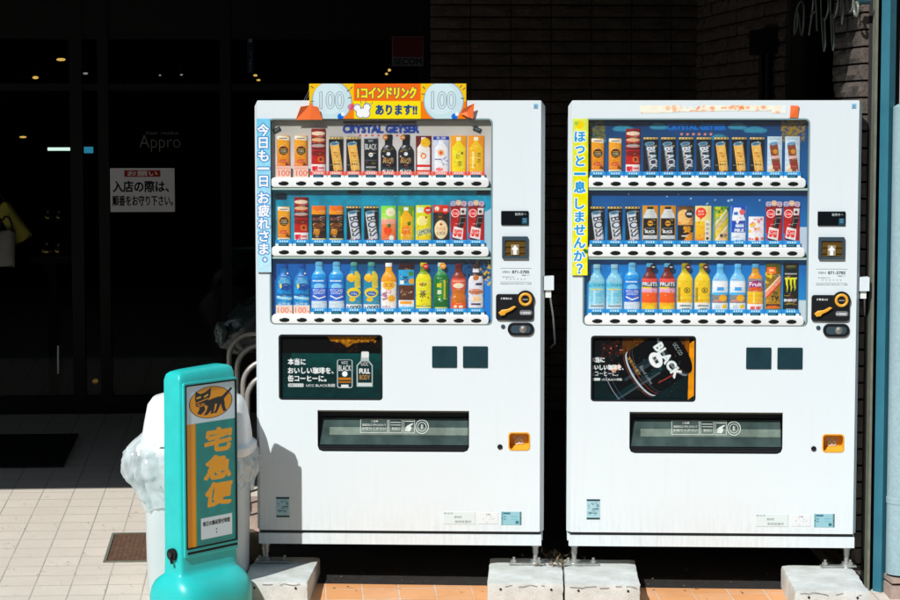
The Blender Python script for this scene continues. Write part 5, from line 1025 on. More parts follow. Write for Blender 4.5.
def stripe_fruit(a):
    a.grad(0, 1, (120, 180, 60), (240, 200, 120))
    for i in range(5): a.slab(0.2 + 0.18 * i, 0.45 + 0.06 * i, 0.09, 2.2, 38, ((244, 226, 214), (226, 170, 190), (230, 190, 60))[i % 3], 0.9)
    a.speck(12, (40, 70, 20), 0.05, 0.1, 4, (0, 0, 1, 0.16)); a.speck(10, (236, 206, 40), 0.06, 0.1, 5, (0, 0.05, 0.6, 0.25)); a.text('果汁', 0.66, 0.80, 0.1, (30, 40, 40), w=0.5, bold=0.05); a.rect(0, 0.94, 1, 1, (230, 150, 110)); a.rect(0, 0, 0.14, 1, (70, 120, 50), 0.7)
def milk(a): a.rect(0, 0, 1, 1, (36, 84, 176)); a.poly([(0.2, 0.05), (0.62, 0.05), (0.7, 0.14), (0.9, 0.34), (0.9, 0.40), (0.1, 0.40), (0.1, 0.3)], (236, 240, 246)); a.ell(0.72, 0.17, 0.18, (224, 110, 110)); a.rect(0.2, 0.17, 0.46, 0.25, (60, 110, 190)); a.rect(0.1, 0.40, 0.9, 0.72, (26, 74, 170)); a.poly([(0.3, 0.4), (0.55, 0.4), (0.42, 0.5)], (236, 240, 246)); a.text('MILK', 0.56, 0.66, 0.085, (240, 244, 248), w=0.6, bold=0.05); a.rect(0.3, 0.5, 0.84, 0.58, (210, 224, 240)); a.rect(0.06, 0.72, 0.94, 1, (226, 234, 242)); a.rect(0.3, 0.92, 0.5, 0.96, (70, 110, 190)); a.rect(0.6, 0.92, 0.86, 0.96, (30, 40, 70)); a.rect(0, 0, 0.06, 1, (110, 150, 214)); a.rect(0.94, 0, 1, 1, (110, 150, 214))
def pink_dots(a): a.rect(0, 0, 1, 1, (240, 236, 238)); a.speck(9, (232, 100, 100), 0.06, 0.11, 12, (0.05, 0.1, 0.95, 0.9), 0.85); a.speck(5, (246, 190, 70), 0.06, 0.12, 13, (0.05, 0.3, 0.6, 0.9), 0.9); a.ell(0.55, 0.86, 0.13, (226, 80, 50)); a.text('もも', 0.6, 0.5, 0.2, (226, 140, 160), w=0.5); a.rect(0.3, 0.08, 0.7, 0.14, (220, 180, 190))
def pale_water(a): a.grad(0, 0.35, (110, 176, 206), (150, 204, 222)); a.grad(0.35, 1, (90, 190, 216), (216, 228, 230)); a.text('いろはす', 0.5, 0.40, 0.06, (14, 44, 60), w=0.9, bold=0.03); a.rect(0.1, 0.475, 0.9, 0.5, (210, 200, 90)); a.poly([(0.1, 0.62), (0.5, 0.55), (0.9, 0.5), (0.9, 0.8), (0.1, 0.85)], (110, 196, 220), 0.7); a.rect(0.3, 0.5, 0.42, 0.86, (226, 240, 244), 0.5); a.rect(0.12, 0.86, 0.9, 0.89, (110, 130, 140)); a.rect(0.12, 0.94, 0.9, 0.965, (120, 140, 150))
def fruit_tea(a): a.grad(0, 0.26, (90, 34, 24), (120, 40, 30)); a.rect(0, 0.26, 1, 0.34, (230, 90, 80)); a.rect(0, 0.34, 1, 0.45, (28, 20, 28)); a.text('FRUITS', 0.5, 0.385, 0.08, (226, 230, 236), w=0.9, bold=0.05); a.rect(0, 0.45, 0.6, 0.48, (240, 206, 60)); a.rect(0, 0.48, 1, 0.57, (226, 170, 190)); a.grad(0.57, 0.8, (240, 110, 60), (236, 96, 60)); a.grad(0.8, 1, (246, 176, 50), (250, 190, 40)); a.ell(0.5, 0.92, 0.26, (250, 206, 70), ry=0.05)
def lemon_tea(a): a.grad(0, 0.18, (120, 140, 40), (226, 190, 20)); a.grad(0.18, 0.8, (246, 204, 20), (240, 190, 0)); a.ring(0.62, 0.52, 0.19, 0.05, (60, 50, 10)); a.text('B', 0.62, 0.52, 0.06, (60, 50, 10), w=0.12, bold=0.03); a.rect(0.06, 0.46, 0.22, 0.78, (100, 90, 10), 0.7); a.rect(0.1, 0.74, 0.9, 0.755, (190, 140, 0)); a.rect(0, 0.8, 1, 1, (226, 230, 224)); a.rect(0.2, 0.85, 0.85, 0.88, (110, 120, 116)); a.rect(0.3, 0.92, 0.8, 0.95, (130, 140, 136))
def peach_water(a): a.grad(0, 0.3, (96, 174, 220), (140, 196, 226)); a.grad(0.3, 0.6, (226, 236, 242), (206, 226, 236)); a.ell(0.5, 0.40, 0.42, (236, 242, 246), ry=0.1); a.rr(0.3, 0.44, 0.72, 0.52, 0.04, (80, 160, 220)); a.rect(0.05, 0.56, 0.95, 0.62, (90, 180, 226)); a.ell(0.66, 0.69, 0.24, (246, 176, 30)); a.rect(0.1, 0.74, 0.6, 0.77, (230, 130, 130)); a.rect(0, 0.8, 1, 1, (226, 232, 234)); a.ell(0.76, 0.88, 0.15, (246, 196, 80)); a.rect(0.2, 0.84, 0.5, 0.93, (190, 206, 214))
def orange_drink(a): a.grad(0, 0.25, (190, 150, 30), (236, 150, 30)); a.ell(0.5, 0.38, 0.46, (150, 60, 120), ry=0.09); a.text('Fruit', 0.5, 0.375, 0.09, (244, 226, 230), w=0.76, bold=0.03); a.ell(0.5, 0.49, 0.44, (214, 96, 20), ry=0.05); a.grad(0.54, 0.82, (246, 190, 30), (246, 170, 20)); a.rect(0.34, 0.54, 0.44, 0.8, (252, 226, 130)); a.rect(0, 0.82, 1, 1, (240, 232, 226)); a.text('果実', 0.5, 0.92, 0.09, (214, 40, 40), w=0.7, bold=0.05)
def tropical(a):
    a.grad(0, 1, (60, 70, 20), (190, 140, 40)); a.rr(0.1, 0.08, 0.66, 0.22, 0.06, (246, 110, 30)); a.rect(0.24, 0.13, 0.54, 0.17, (250, 200, 150))
    a.slab(0.5, 0.48, 0.30, 1.6, 42, (232, 150, 120)); a.slab(0.42, 0.44, 0.08, 1.5, 42, (246, 220, 190)); a.slab(0.62, 0.52, 0.08, 1.5, 42, (206, 60, 40)); a.speck(16, (236, 200, 30), 0.05, 0.09, 6, (0, 0.2, 0.4, 0.4)); a.speck(10, (30, 60, 20), 0.05, 0.1, 8, (0.5, 0.55, 1, 0.8)); a.text('TV', 0.6, 0.72, 0.1, (20, 24, 20), w=0.5, bold=0.04); a.rect(0.05, 0.84, 0.95, 0.9, (60, 40, 30)); a.ell(0.5, 0.9, 0.4, (226, 110, 60), ry=0.03); a.rect(0, 0.94, 1, 1, (40, 36, 30))
def energy(a):
    a.rect(0, 0, 1, 1, (12, 14, 13)); a.rect(0.2, 0.05, 0.8, 0.07, (120, 110, 50)); a.ell(0.5, 0.09, 0.4, (60, 60, 36), ry=0.02); a.rect(0.1, 0.20, 0.9, 0.23, (160, 164, 160)); c = (222, 222, 60)
    for x, l_ in ((0.24, 0.62), (0.50, 0.60), (0.74, 0.58)): a.poly([(x - 0.09, 0.31), (x + 0.09, 0.29), (x + 0.05, 0.40), (x + 0.08, 0.5), (x + 0.0, l_), (x - 0.0, 0.48), (x - 0.06, 0.42)], c)
    a.rect(0.12, 0.29, 0.88, 0.33, c); a.text('ENERGY', 0.5, 0.76, 0.05, (226, 230, 226), w=0.82, bold=0.05); a.text('DRINK', 0.5, 0.83, 0.03, (190, 180, 70), w=0.5); a.rect(0.2, 0.93, 0.8, 0.96, (150, 156, 150))

CANW, CANH = 0.060, 0.150
def can_body(art, depth=0.0135, topper=None, parent=None):
    w_, h_ = art.w, art.h
    def surf(u, v):
        x = (u - 0.5) * w_; s = np.sqrt(np.clip(1 - (2 * u - 1) ** 2 * 0.985, 0, 1)); neck = 1 - 0.05 * np.clip((v - 0.965) / 0.035, 0, 1) - 0.04 * np.clip((0.03 - v) / 0.03, 0, 1)
        return x * neck, -depth * s * neck, v * h_
    return print_sheet('drink_can', art, surf, m_print, parent, closed_y=0.0)
def card_body(art, depth=0.008, parent=None):
    w_, h_ = art.w, art.h
    def surf(u, v): return (u - 0.5) * w_, -depth * (1 - 0.75 * (2 * u - 1) ** 2), v * h_
    return print_sheet('drink_can', art, surf, m_print, parent, closed_y=0.0)
PROF = {'slim': [(0, 0.90), (0.03, 1), (0.30, 1), (0.34, 0.965), (0.38, 1), (0.62, 1), (0.72, 0.97), (0.80, 0.78), (0.88, 0.48), (0.93, 0.42), (1, 0.42)],
        'round': [(0, 0.9), (0.04, 1), (0.22, 0.98), (0.26, 0.93), (0.30, 0.98), (0.66, 1), (0.70, 0.95), (0.74, 0.97), (0.80, 0.86), (0.86, 0.56), (0.90, 0.46), (1, 0.46)],
        'waist': [(0, 0.9), (0.04, 1), (0.28, 1), (0.40, 0.84), (0.50, 0.92), (0.58, 1), (0.72, 0.98), (0.82, 0.72), (0.88, 0.46), (1, 0.44)],
        'coffee': [(0, 0.92), (0.03, 1), (0.58, 1), (0.66, 0.96), (0.76, 0.7), (0.80, 0.5), (0.83, 0.47), (1, 0.47)]}
def bottle_body(art, prof='slim', depth=0.0140):
    w_, h_ = art.w, art.h; zz, rr2 = zip(*PROF[prof]); art.planar = True
    def surf(u, v):
        r = np.interp(v, zz, rr2); t = 2 * u - 1; s = np.sqrt(np.clip(1 - t * t * 0.99, 0, 1))
        return t * r * w_ / 2, -depth * r * s, v * h_ * 0.9
    return print_sheet('drink_bottle', art, surf, m_print, None, closed_y=0.0)
def cap_mesh(w_, col, prof):
    r = w_ / 2 * PROF[prof][-1][1] * 1.06
    A = Art(2 * r, 0.016, 800, col)
    def surf(u, v):
        t = 2 * u - 1; s = np.sqrt(np.clip(1 - t * t * 0.99, 0, 1)); k = 1 - 0.08 * np.clip((v - 0.8) / 0.2, 0, 1)
        return t * r * k, -r * 0.55 * s * k, v * A.h
    o = print_sheet('cap', A, surf, m_print, None, closed_y=0.0); me = o.data; bpy.data.objects.remove(o); return me
DR = {}
def drink(kind, parent_m, x, z):
    """first call builds the drink with its parts, later calls copy them"""
    if kind in DR:
        src = DR[kind]; o = src.copy(); COL.objects.link(o)
        for c in src.children: d = c.copy(); COL.objects.link(d); d.parent = o
    else:
        fn, shape, w_, h_, extra = KINDS[kind]; a = new_art(w_, h_, (128, 128, 128)); fn(a); fine_print(a, len(DR) * 7 + 1); a.mottle(0.10, 7, len(DR) + 3); a.mottle(0.06, 17, len(DR) + 40)
        if shape == 'can': o = can_body(a)
        elif shape == 'card': o = card_body(a)
        else:
            o = bottle_body(a, shape); me = cap_mesh(w_, extra or (235, 238, 238), shape); c = link(bpy.data.objects.new('cap', me), o); c.location = (0, -0.0003, h_ * 0.9 + 0.0002)
            if kind in MEDALS:
                mx_, mz_, mr_, mc = MEDALS[kind]; B = Art(2 * mr_, 2 * mr_, 800, mc); B.rect(0.25, 0.42, 0.75, 0.5, (250, 240, 220)); B.rect(0.3, 0.56, 0.7, 0.62, (250, 240, 220))
                def disc(u, v):
                    U, V = 2 * u - 1, 2 * v - 1; k = np.maximum(abs(U), abs(V)) / np.maximum(np.hypot(U, V), 1e-6); return U * k * mr_ + mx_, np.full_like(u, -0.0158), V * k * mr_ + mz_
                print_sheet('medal', B, disc, m_print, o, closed_y=-0.0145)
        if extra == 'topper':
            for i, (cx, col) in enumerate(((-0.34, (196, 190, 206)), (0.0, (226, 206, 190)), (0.34, (196, 190, 206)))):
                B = Art(0.026, 0.026, 900, col); B.ring(0.5, 0.5, 0.5, 0.08, (120, 110, 130)); B.ell(0.5, 0.5, 0.26, ((90, 110, 180), (230, 170, 60), (180, 70, 100))[i]); B.rect(0.3, 0.45, 0.7, 0.55, (240, 236, 236))
                def disc(u, v, cx=cx, i=i):
                    U, V = 2 * u - 1, 2 * v - 1; k = np.maximum(abs(U), abs(V)) / np.maximum(np.hypot(U, V), 1e-6); return U * k * 0.0125 + cx * w_, np.full_like(u, -0.003 - 0.0012 * i), V * k * 0.0125 + h_ + 0.009 + (0.004 if i == 1 else 0)
                print_sheet('topper', B, disc, m_print, o, closed_y=0.0)
        DR[kind] = o
    p = Matrix.Translation(parent_m.location) @ Matrix.Rotation(MA, 4, 'Z') @ Vector((x, BACK_Y - 0.0015, z))
    o.location = p; o.rotation_euler = (0, 0, MA); return o
B_ = 0.200                                              # bottles fill the lowest row
MEDALS = {'rich': (-0.013, 0.150, 0.0105, (190, 120, 50)), 'yellowtea': (0.008, 0.185, 0.0115, (206, 60, 50)), 'greentea': (0.008, 0.187, 0.0125, (232, 150, 50)), 'fruittea': (0.014, 0.185, 0.0125, (24, 22, 24)), 'lemontea': (0.012, 0.185, 0.012, (90, 30, 24))}
KINDS = {'gold': (gold_can, 'can', 0.054, 0.146, None), 'asa': (red_stack, 'can', 0.060, 0.186, None), 'tan': (rainbow_tan, 'can', CANW, CANH + 0.002, None), 'silver': (silver_tilt, 'can', CANW, CANH, None), 'blacktilt': (black_tilt, 'can', CANW, CANH + 0.002, None),
         'darkgold': (dark_gold, 'can', CANW, CANH, None), 'ucc': (ucc_black, 'can', 0.058, CANH, None), 'rich': (rich_bottle, 'coffee', 0.066, 0.162, (12, 14, 18)), 'milktea': (milk_tea, 'card', 0.064, 0.156, None), 'yogurt': (yogurt, 'card', 0.064, 0.154, None),
         'yellow': (yellow_tea, 'card', 0.066, 0.157, None), 'amber': (amber_tea, 'card', 0.066, 0.157, None), 'peach': (peach, 'can', 0.064, CANH, None), 'juice': (juice, 'card', 0.066, CANH, None), 'lemoncan': (lemon_can, 'can', 0.066, CANH + 0.003, None), 'retro': (retro_soda, 'card', 0.066, CANH + 0.004, None),
         'cola': (cola, 'card', 0.066, 0.150, 'topper'), 'water': (water_blue, 'slim', 0.066, B_ - 0.004, (30, 80, 150)), 'ion': (ion, 'round', 0.066, B_ + 0.008, (110, 170, 205)), 'vita': (lemon_water, 'slim', 0.066, B_ + 0.006, (90, 150, 140)), 'fruitmilk': (orange_milk, 'slim', 0.066, B_ + 0.002, (240, 240, 240)), 'iced': (iced_coffee, 'card', 0.064, 0.196, None),
         'yellowtea': (green_label_tea, 'slim', 0.066, B_ + 0.004, (190, 180, 20)), 'greentea': (green_tea, 'slim', 0.066, B_ + 0.004, (190, 210, 190)), 'jasmine': (jasmine, 'waist', 0.064, B_, (90, 26, 30)), 'creamy': (creamy, 'slim', 0.064, B_ - 0.004, (60, 36, 26)),
         'icedtilt': (iced_tilt, 'card', CANW, CANH + 0.004, None), 'goldblack': (gold_black, 'card', 0.064, CANH + 0.003, None), 'latte': (latte, 'can', 0.064, CANH + 0.002, None), 'corn': (corn, 'card', 0.066, CANH + 0.002, None), 'stripes': (stripe_fruit, 'can', 0.062, CANH, None), 'milk': (milk, 'card', 0.064, CANH + 0.002, None), 'pinkdots': (pink_dots, 'card', 0.062, 0.108, None),
         'palewater': (pale_water, 'slim', 0.068, B_ - 0.002, (150, 190, 205)), 'fruittea': (fruit_tea, 'slim', 0.066, B_ + 0.004, (96, 160, 190)), 'lemontea': (lemon_tea, 'slim', 0.066, B_ + 0.004, (150, 140, 40)), 'peachwater': (peach_water, 'slim', 0.066, B_ + 0.002, (110, 180, 220)), 'orangedrink': (orange_drink, 'slim', 0.066, B_ + 0.002, (96, 160, 200)), 'tropical': (tropical, 'card', 0.064, 0.200, None), 'energy': (energy, 'card', 0.062, 0.200, None)}
SAY = {'gold': ('gold coffee can with black disc', 'can'), 'asa': ('tall red can card with white foot', 'can'), 'tan': ('tilted tan coffee can on black', 'can'), 'silver': ('tilted silver coffee can with black lettering', 'can'), 'blacktilt': ('tilted black coffee can with white lettering', 'can'), 'darkgold': ('dark brown can with orange top', 'can'), 'ucc': ('plain black coffee can', 'can'),
       'rich': ('black coffee bottle with round brown medal', 'bottle'), 'milktea': ('milk tea bottle on dark red card', 'bottle'), 'yogurt': ('white yoghurt drink with blue top', 'bottle'), 'yellow': ('bright yellow tea bottle on orange card', 'bottle'), 'amber': ('amber tea bottle on orange card', 'bottle'), 'peach': ('peach coloured can with green top', 'can'), 'juice': ('orange juice bottle on green card', 'bottle'), 'lemoncan': ('yellow lemon can with red disc', 'can'), 'retro': ('dark brown soda with cream disc', 'bottle'), 'cola': ('red cola card topped by three discs', 'bottle'),
       'water': ('blue water bottle', 'bottle'), 'ion': ('blue and white sports drink bottle', 'bottle'), 'vita': ('teal bottle with yellow circles', 'bottle'), 'fruitmilk': ('orange topped white fruit bottle', 'bottle'), 'iced': ('brown iced coffee with blue label', 'bottle'), 'yellowtea': ('yellow labelled green tea bottle', 'bottle'), 'greentea': ('dark green tea bottle', 'bottle'), 'jasmine': ('amber bottle with red label', 'bottle'), 'creamy': ('whitish cream coffee bottle', 'bottle'), 'icedtilt': ('pale card with tilted brown can', 'can'), 'goldblack': ('gold card with black bottle can', 'can'), 'latte': ('tan latte can with black disc', 'can'), 'corn': ('cream coloured card with red bubble', 'can'), 'stripes': ('diagonally striped fruit can', 'can'), 'milk': ('blue and white milk drink', 'can'), 'pinkdots': ('short white can with pink dots', 'can'),
       'palewater': ('pale cyan water bottle', 'bottle'), 'fruittea': ('red and orange fruit tea bottle', 'bottle'), 'lemontea': ('yellow lemon tea bottle', 'bottle'), 'peachwater': ('pale blue bottle with orange fruit', 'bottle'), 'orangedrink': ('orange fruit bottle with purple label', 'bottle'), 'tropical': ('tropical fruit card with orange tag', 'bottle'), 'energy': ('black energy can with yellow claw mark', 'can')}
STOCK = {'left': [['gold', 'gold', 'asa', 'tan', 'tan', 'ucc', 'rich', 'rich', 'milktea', 'yogurt', 'yellow', 'amber'], ['gold', 'asa', 'darkgold', 'darkgold', 'silver', 'silver', 'peach', 'juice', 'lemoncan', 'retro', 'cola', 'cola'], ['water', 'water', 'ion', 'ion', 'vita', 'vita', 'fruitmilk', 'iced', 'yellowtea', 'greentea', 'jasmine', 'creamy']],
         'right': [['gold', 'gold', 'asa', 'blacktilt', 'blacktilt', 'blacktilt', 'blacktilt', 'tan', 'tan', 'tan', 'icedtilt', 'icedtilt'], ['silver', 'silver', 'silver', 'goldblack', 'goldblack', 'latte', 'corn', 'stripes', 'milk', 'pinkdots', 'cola', 'cola'], ['palewater', 'palewater', 'ion', 'fruittea', 'fruittea', 'lemontea', 'lemontea', 'peachwater', 'peachwater', 'orangedrink', 'tropical', 'energy']]}
NAMES = {}
def stock(which, m):
    mach = 'banner-topped machine' if which == 'left' else 'yellow-stripped machine'
    for r, row in enumerate(STOCK[which]):
        shelf = ('top row', 'middle row', 'bottom row')[r]
        for i, k in enumerate(row):
            raised = 0.030 if (which == 'left' and ((r == 0 and i < 2))) else 0.0
            o = drink(k, m, COLS[i], ROWZ[r]['tag0'] + 0.018 + raised * 0.35)
            n = row.count(k); q = row[:i].index(k) if False else sum(1 for t in row[:i] if t == k)
            pre = '' if n == 1 else ('left of two ', 'right of two ')[q] if n == 2 else ('left of three ', 'middle of three ', 'right of three ')[q] if n == 3 else ('leftmost of four ', 'second of four ', 'third of four ', 'rightmost of four ')[q]
            desc, cat = SAY[k]
            for key in [x_ for x_ in o.keys() if x_ in ('label', 'category', 'group')]: del o[key]
            o.name = 'drink_can' if cat == 'can' else 'drink_bottle'
            tag(o, f'{pre}{desc}, {shelf} of {mach}', cat, f'sample drinks in the {mach}')

BLOCK_Z = CAM.z - (574.5 - 119) * 9.03 / F             # top of the concrete blocks
machine_left = build_machine('left'); stock('left', machine_left)
machine_right = build_machine('right'); stock('right', machine_right)

# ------------------------------------------------------------------ banner on the left machine
def mloc(m, x, y, z): return Matrix.Translation(m.location) @ Matrix.Rotation(MA, 4, 'Z') @ Vector((x, y, z))
x0, x1, z0, z1 = lx(310.2), lx(466.2), lz(118.8), lz(83.6)
bn = thing('banner', 'orange and yellow coin drink banner standing on the vending machine top edge', 'banner', mloc(machine_left, x0, -0.006, z0), MA)
A = Art(x1 - x0, z1 - z0, 640, (246, 190, 20))
A.poly([(0, 0.55), (0.3, 0.55), (0.3, 1), (0, 1)], (246, 130, 30)); A.poly([(0.7, 0.5), (1, 0.5), (1, 1), (0.7, 1)], (246, 130, 30))
A.rect(0.285, 0, 0.71, 0.49, (244, 112, 30)); A.rect(0.285, 0.49, 0.71, 1, (252, 214, 10))
g_ = np.random.default_rng(2)
for cx, sg in ((0.145, 1), (0.855, 1)):
    A.ell(cx, 0.5, 0.128, (120, 150, 170)); A.ell(cx, 0.5, 0.123, (196, 218, 222)); A.ell(cx - 0.02, 0.42, 0.10, (206, 226, 230)); A.text('100', cx, 0.47, 0.48, (205, 222, 226), w=0.15, bold=0.0, out=(110, 128, 140), outw=0.03)
for x, y, an in ((0.02, 0.1, 40), (0.25, 0.2, -30), (0.27, 0.12, -50), (0.02, 0.5, 0), (0.73, 0.12, 40), (0.985, 0.15, -40), (0.975, 0.42, 10), (0.26, 0.4, 0), (0.725, 0.3, 10), (0.965, 0.08, -50)): A.slab(x, y, 0.022, 0.006, an, (14, 70, 90))
A.ell(0.20, 0.93, 0.02, (40, 110, 200)); A.ell(0.215, 0.86, 0.012, (230, 236, 246)); A.ell(0.925, 0.93, 0.02, (40, 110, 200)); A.ell(0.94, 0.86, 0.012, (230, 236, 246)); A.ell(0.265, 0.66, 0.02, (200, 60, 120), al=0.7)
A.text('1コインドリンク', 0.495, 0.26, 0.30, (252, 224, 60), w=0.37, bold=0.075, out=(30, 60, 90), outw=0.075)
A.text('あります!!', 0.555, 0.74, 0.27, (20, 70, 120), w=0.26, bold=0.06)
# clapping hands
for pas, ink in ((0.0045, (30, 80, 140)), (0.0, (240, 245, 248))):
    for cx, an, sg in ((0.327, -24, 1), (0.360, 20, -1)):
        A.ell(cx, 0.84, 0.025 + pas, ink, ry=0.115 + pas * 4, ang=an)
        for k in range(4):
            t = R(an + (-34 + 17 * k) * 0.75 - 90); ln_ = (0.036, 0.042, 0.041, 0.034)[k]
            A.ell(cx + math.cos(t) * (0.017 + ln_ * 0.5), 0.84 + math.sin(t) * (0.017 + ln_ * 0.5) * A.w / A.h, 0.0068 + pas, ink, ry=(ln_ * 0.62 + pas) * A.w / A.h, ang=math.degrees(t) + 90)
        t = R(an - 90 + sg * 62); A.ell(cx + math.cos(t) * 0.026, 0.84 + math.sin(t) * 0.026 * A.w / A.h, 0.0065 + pas, ink, ry=(0.016 + pas) * A.w / A.h, ang=math.degrees(t) + 90)
for x, y, an in ((0.33, 0.53, 70), (0.36, 0.52, 100), (0.40, 0.56, 130)): A.slab(x, y, 0.02, 0.004, an, (20, 70, 120))
print_sheet('printed_board', A, flat(0, 0, A.w, A.h, 0), m_print, bn, closed_y=0.0045, smooth=False)
def bow(pts, faces):
    bm = bmesh.new(); vv = [bm.verts.new((lx(p) - x0, dy, lz(q) - z0)) for p, q, dy in pts]
    for f in faces: bm.faces.new([vv[k] for k in f])
    bmesh.ops.recalc_face_normals(bm, faces=bm.faces[:]); bmesh.ops.solidify(bm, geom=bm.faces[:], thickness=0.0012); bm_obj('ribbon_bow', bm, m_orange, bn)
bow([(296.6, 119.8, -0.003), (302, 106.5, -0.016), (310.2, 105.2, -0.006), (310.6, 119.6, -0.003), (312.6, 105.4, -0.010), (319.6, 107.0, -0.018), (323.5, 119.6, -0.004), (304.5, 111.5, -0.002)],
    [(0, 1, 7), (1, 2, 7), (2, 3, 7), (3, 0, 7), (2, 4, 3), (4, 5, 6, 3)])
bow([(460.6, 113.5, -0.008), (463.5, 108.2, -0.014), (474.4, 103.2, -0.020), (473.0, 118.8, -0.006), (468.5, 117.2, -0.012), (466.5, 111.6, -0.004)],
    [(0, 1, 5), (1, 2, 5), (2, 3, 5), (3, 4, 5), (4, 0, 5)])
bm = bmesh.new(); tube(bm, [(lx(304) - x0, 0.012, lz(101) - z0), (lx(308) - x0, 0.008, lz(94) - z0), (lx(311) - x0, 0.004, lz(87) - z0)], 0.0008, 6); tube(bm, [(lx(306) - x0, 0.012, lz(101) - z0), (lx(309) - x0, 0.008, lz(96) - z0), (lx(311) - x0, 0.004, lz(91) - z0)], 0.0008, 6); bm_obj('wire_tie', bm, m_steel, bn)

# ------------------------------------------------------------------ concrete blocks under the machines
def block(label, pxa, pxb, pyf, deep=0.50, seed=1):
    a, b = on_z(pxa, pyf, BLOCK_Z), on_z(pxb, pyf + 0.4, BLOCK_Z)
    ln = (b - a).dot(MX); rnd = random.Random(seed)
    h_ = BLOCK_Z - (gz(a.y) - 0.03)
    bm = bmesh.new(); box(bm, 0, ln, 0, deep, -h_, 0)
    bmesh.ops.subdivide_edges(bm, edges=bm.edges[:], cuts=9, use_grid_fill=True)
    for v in bm.verts:
        e_ = sum((abs(v.co.x) < 1e-4 or abs(v.co.x - ln) < 1e-4, abs(v.co.y) < 1e-4, abs(v.co.z) < 1e-4))
        nv = noise.noise_vector(v.co * 22 + Vector((seed, 0, 0)))
        v.co += nv * 0.0011
        if e_ >= 2: v.co += Vector((0.004 if v.co.x < ln / 2 else -0.004, 0.004, -0.004)) * rnd.uniform(0.1, 1.3) * (1 if abs(v.co.x) > 0.01 or True else 0)
    o = bm_obj('concrete_block', bm, m_conc, None, 40)
    bmc = bmesh.new(); xq = 0.02; zq = -0.012
    while xq < ln - 0.03:
        xn = xq + rnd.uniform(0.012, 0.03); zn = -0.012 + rnd.uniform(-0.006, 0.005)
        if rnd.random() < 0.72: bmc.faces.new([bmc.verts.new(q) for q in ((xq, -0.0035, zq - 0.0011), (xn, -0.0035, zn - 0.0011), (xn, -0.0035, zn + 0.0009), (xq, -0.0035, zq + 0.0009))])
        xq, zq = xn, zn
    for xh in (0.055, ln - 0.05): bmc.faces.new([bmc.verts.new((xh + 0.005 * math.cos(t_), -0.0036, -0.026 + 0.005 * math.sin(t_))) for t_ in [2 * math.pi * q / 12 for q in range(12)]])
    bm_obj('crack', bmc, m_mortar, o)
    o.location = (a.x, a.y, BLOCK_Z - 0.0008); o.rotation_euler = (0, 0, MA); return tag(o, label, 'concrete block', 'concrete blocks carrying the machines')
block('half shaded concrete block under the machine corner beside the teal stand', 241, 308, 581.2, seed=2)
block('concrete block under the inner corner of the banner-topped machine', 487, 563.6, 582.6, seed=3)
block('concrete block under the inner corner of the yellow-stripped machine', 564.8, 640.5, 584.0, seed=4)
block('concrete block under the outer corner of the yellow-stripped machine', 795, 870, 590.6, seed=5)

# ------------------------------------------------------------------ teal sign stand
C0 = on_y(181.2, 500, -0.534); hx, dd = 0.312, 0.105
st = thing('sign_stand', 'teal plastic parcel service sign stand with a black cat emblem', 'sign stand', (C0.x, C0.y, gz(C0.y) - 0.01), R(47.0))
ht = on_y(181, 373, C0.y).z - st.location.z
cxp, cyp = hx / 2, dd / 2
def sup(a, rx, ry, p): c, s = math.cos(a), math.sin(a); return math.copysign(abs(c) ** (2 / p), c) * rx, math.copysign(abs(s) ** (2 / p), s) * ry
N_ = 56; bm = bmesh.new(); rings = []
for z_, rx, ry, p in ((0.0, 0.186, 0.126, 3.4), (0.012, 0.198, 0.142, 3.4), (0.05, 0.204, 0.148, 3.4), (0.125, 0.203, 0.147, 3.4), (0.160, 0.197, 0.137, 3.5), (0.185, 0.188, 0.120, 3.6), (0.202, 0.177, 0.096, 3.8), (0.212, 0.168, 0.074, 4.5), (0.220, 0.161, 0.060, 6), (0.236, hx / 2 + 0.001, dd / 2 + 0.004, 9), (0.28, hx / 2, dd / 2, 11), (ht - 0.035, hx / 2 - 0.002, dd / 2 - 0.002, 11), (ht - 0.012, hx / 2 - 0.008, dd / 2 - 0.008, 9), (ht - 0.003, hx / 2 - 0.018, dd / 2 - 0.018, 7), (ht + 0.003, hx / 2 - 0.05, dd / 2 - 0.034, 5)):
    rings.append([(cxp + sup(2 * math.pi * i / N_, rx, ry, p)[0], cyp + sup(2 * math.pi * i / N_, rx, ry, p)[1], z_ + (0.010 * (cxp + sup(2 * math.pi * i / N_, rx, ry, p)[0]) / hx if z_ > 0.5 else 0)) for i in range(N_)])
loft(bm, rings); bm_obj('stand_body', bm, m_teal, st, 50)
px0, px1, pz0, pz1 = 0.022, hx - 0.008, on_y(183, 551, C0.y).z - st.location.z, ht - 0.052
bm = bmesh.new()
fr_ = plate('panel_frame', [rrect(px0 - 0.010, pz0 - 0.035, px1 + 0.004, pz1 + 0.010, 0.010), rrect(px0, pz0, px1, pz1, 0.004)[::-1]], -0.007, 0.004, m_teal, st, 0.002)
bm.free()
plate('panel_gasket', [rrect(px0 - 0.0005, pz0 - 0.0005, px1 + 0.0005, pz1 + 0.0005, 0.004), rrect(px0 + 0.005, pz0 + 0.005, px1 - 0.007, pz1 - 0.005, 0.003)[::-1]], -0.0085, -0.003, m_rubber, st, 0.0008)
box_obj('recess_shade', (px0 + 0.004, px1 - 0.002, -0.0085, -0.0065, pz0 - 0.020, pz0 - 0.011), m_rubber, st)  # flat black bar painting the shaded recess below the panel
pw, ph_ = px1 - px0, pz1 - pz0
A = Art(pw, ph_, 620, (12, 134, 128)); A.mottle(0.10, 8, 4)
A.rect(0, 0, 1, 0.240, (212, 232, 238)); A.rect(0, 0.24, 0.185, 1, (250, 160, 14)); A.rect(0.185, 0.24, 0.205, 1, (150, 150, 60))
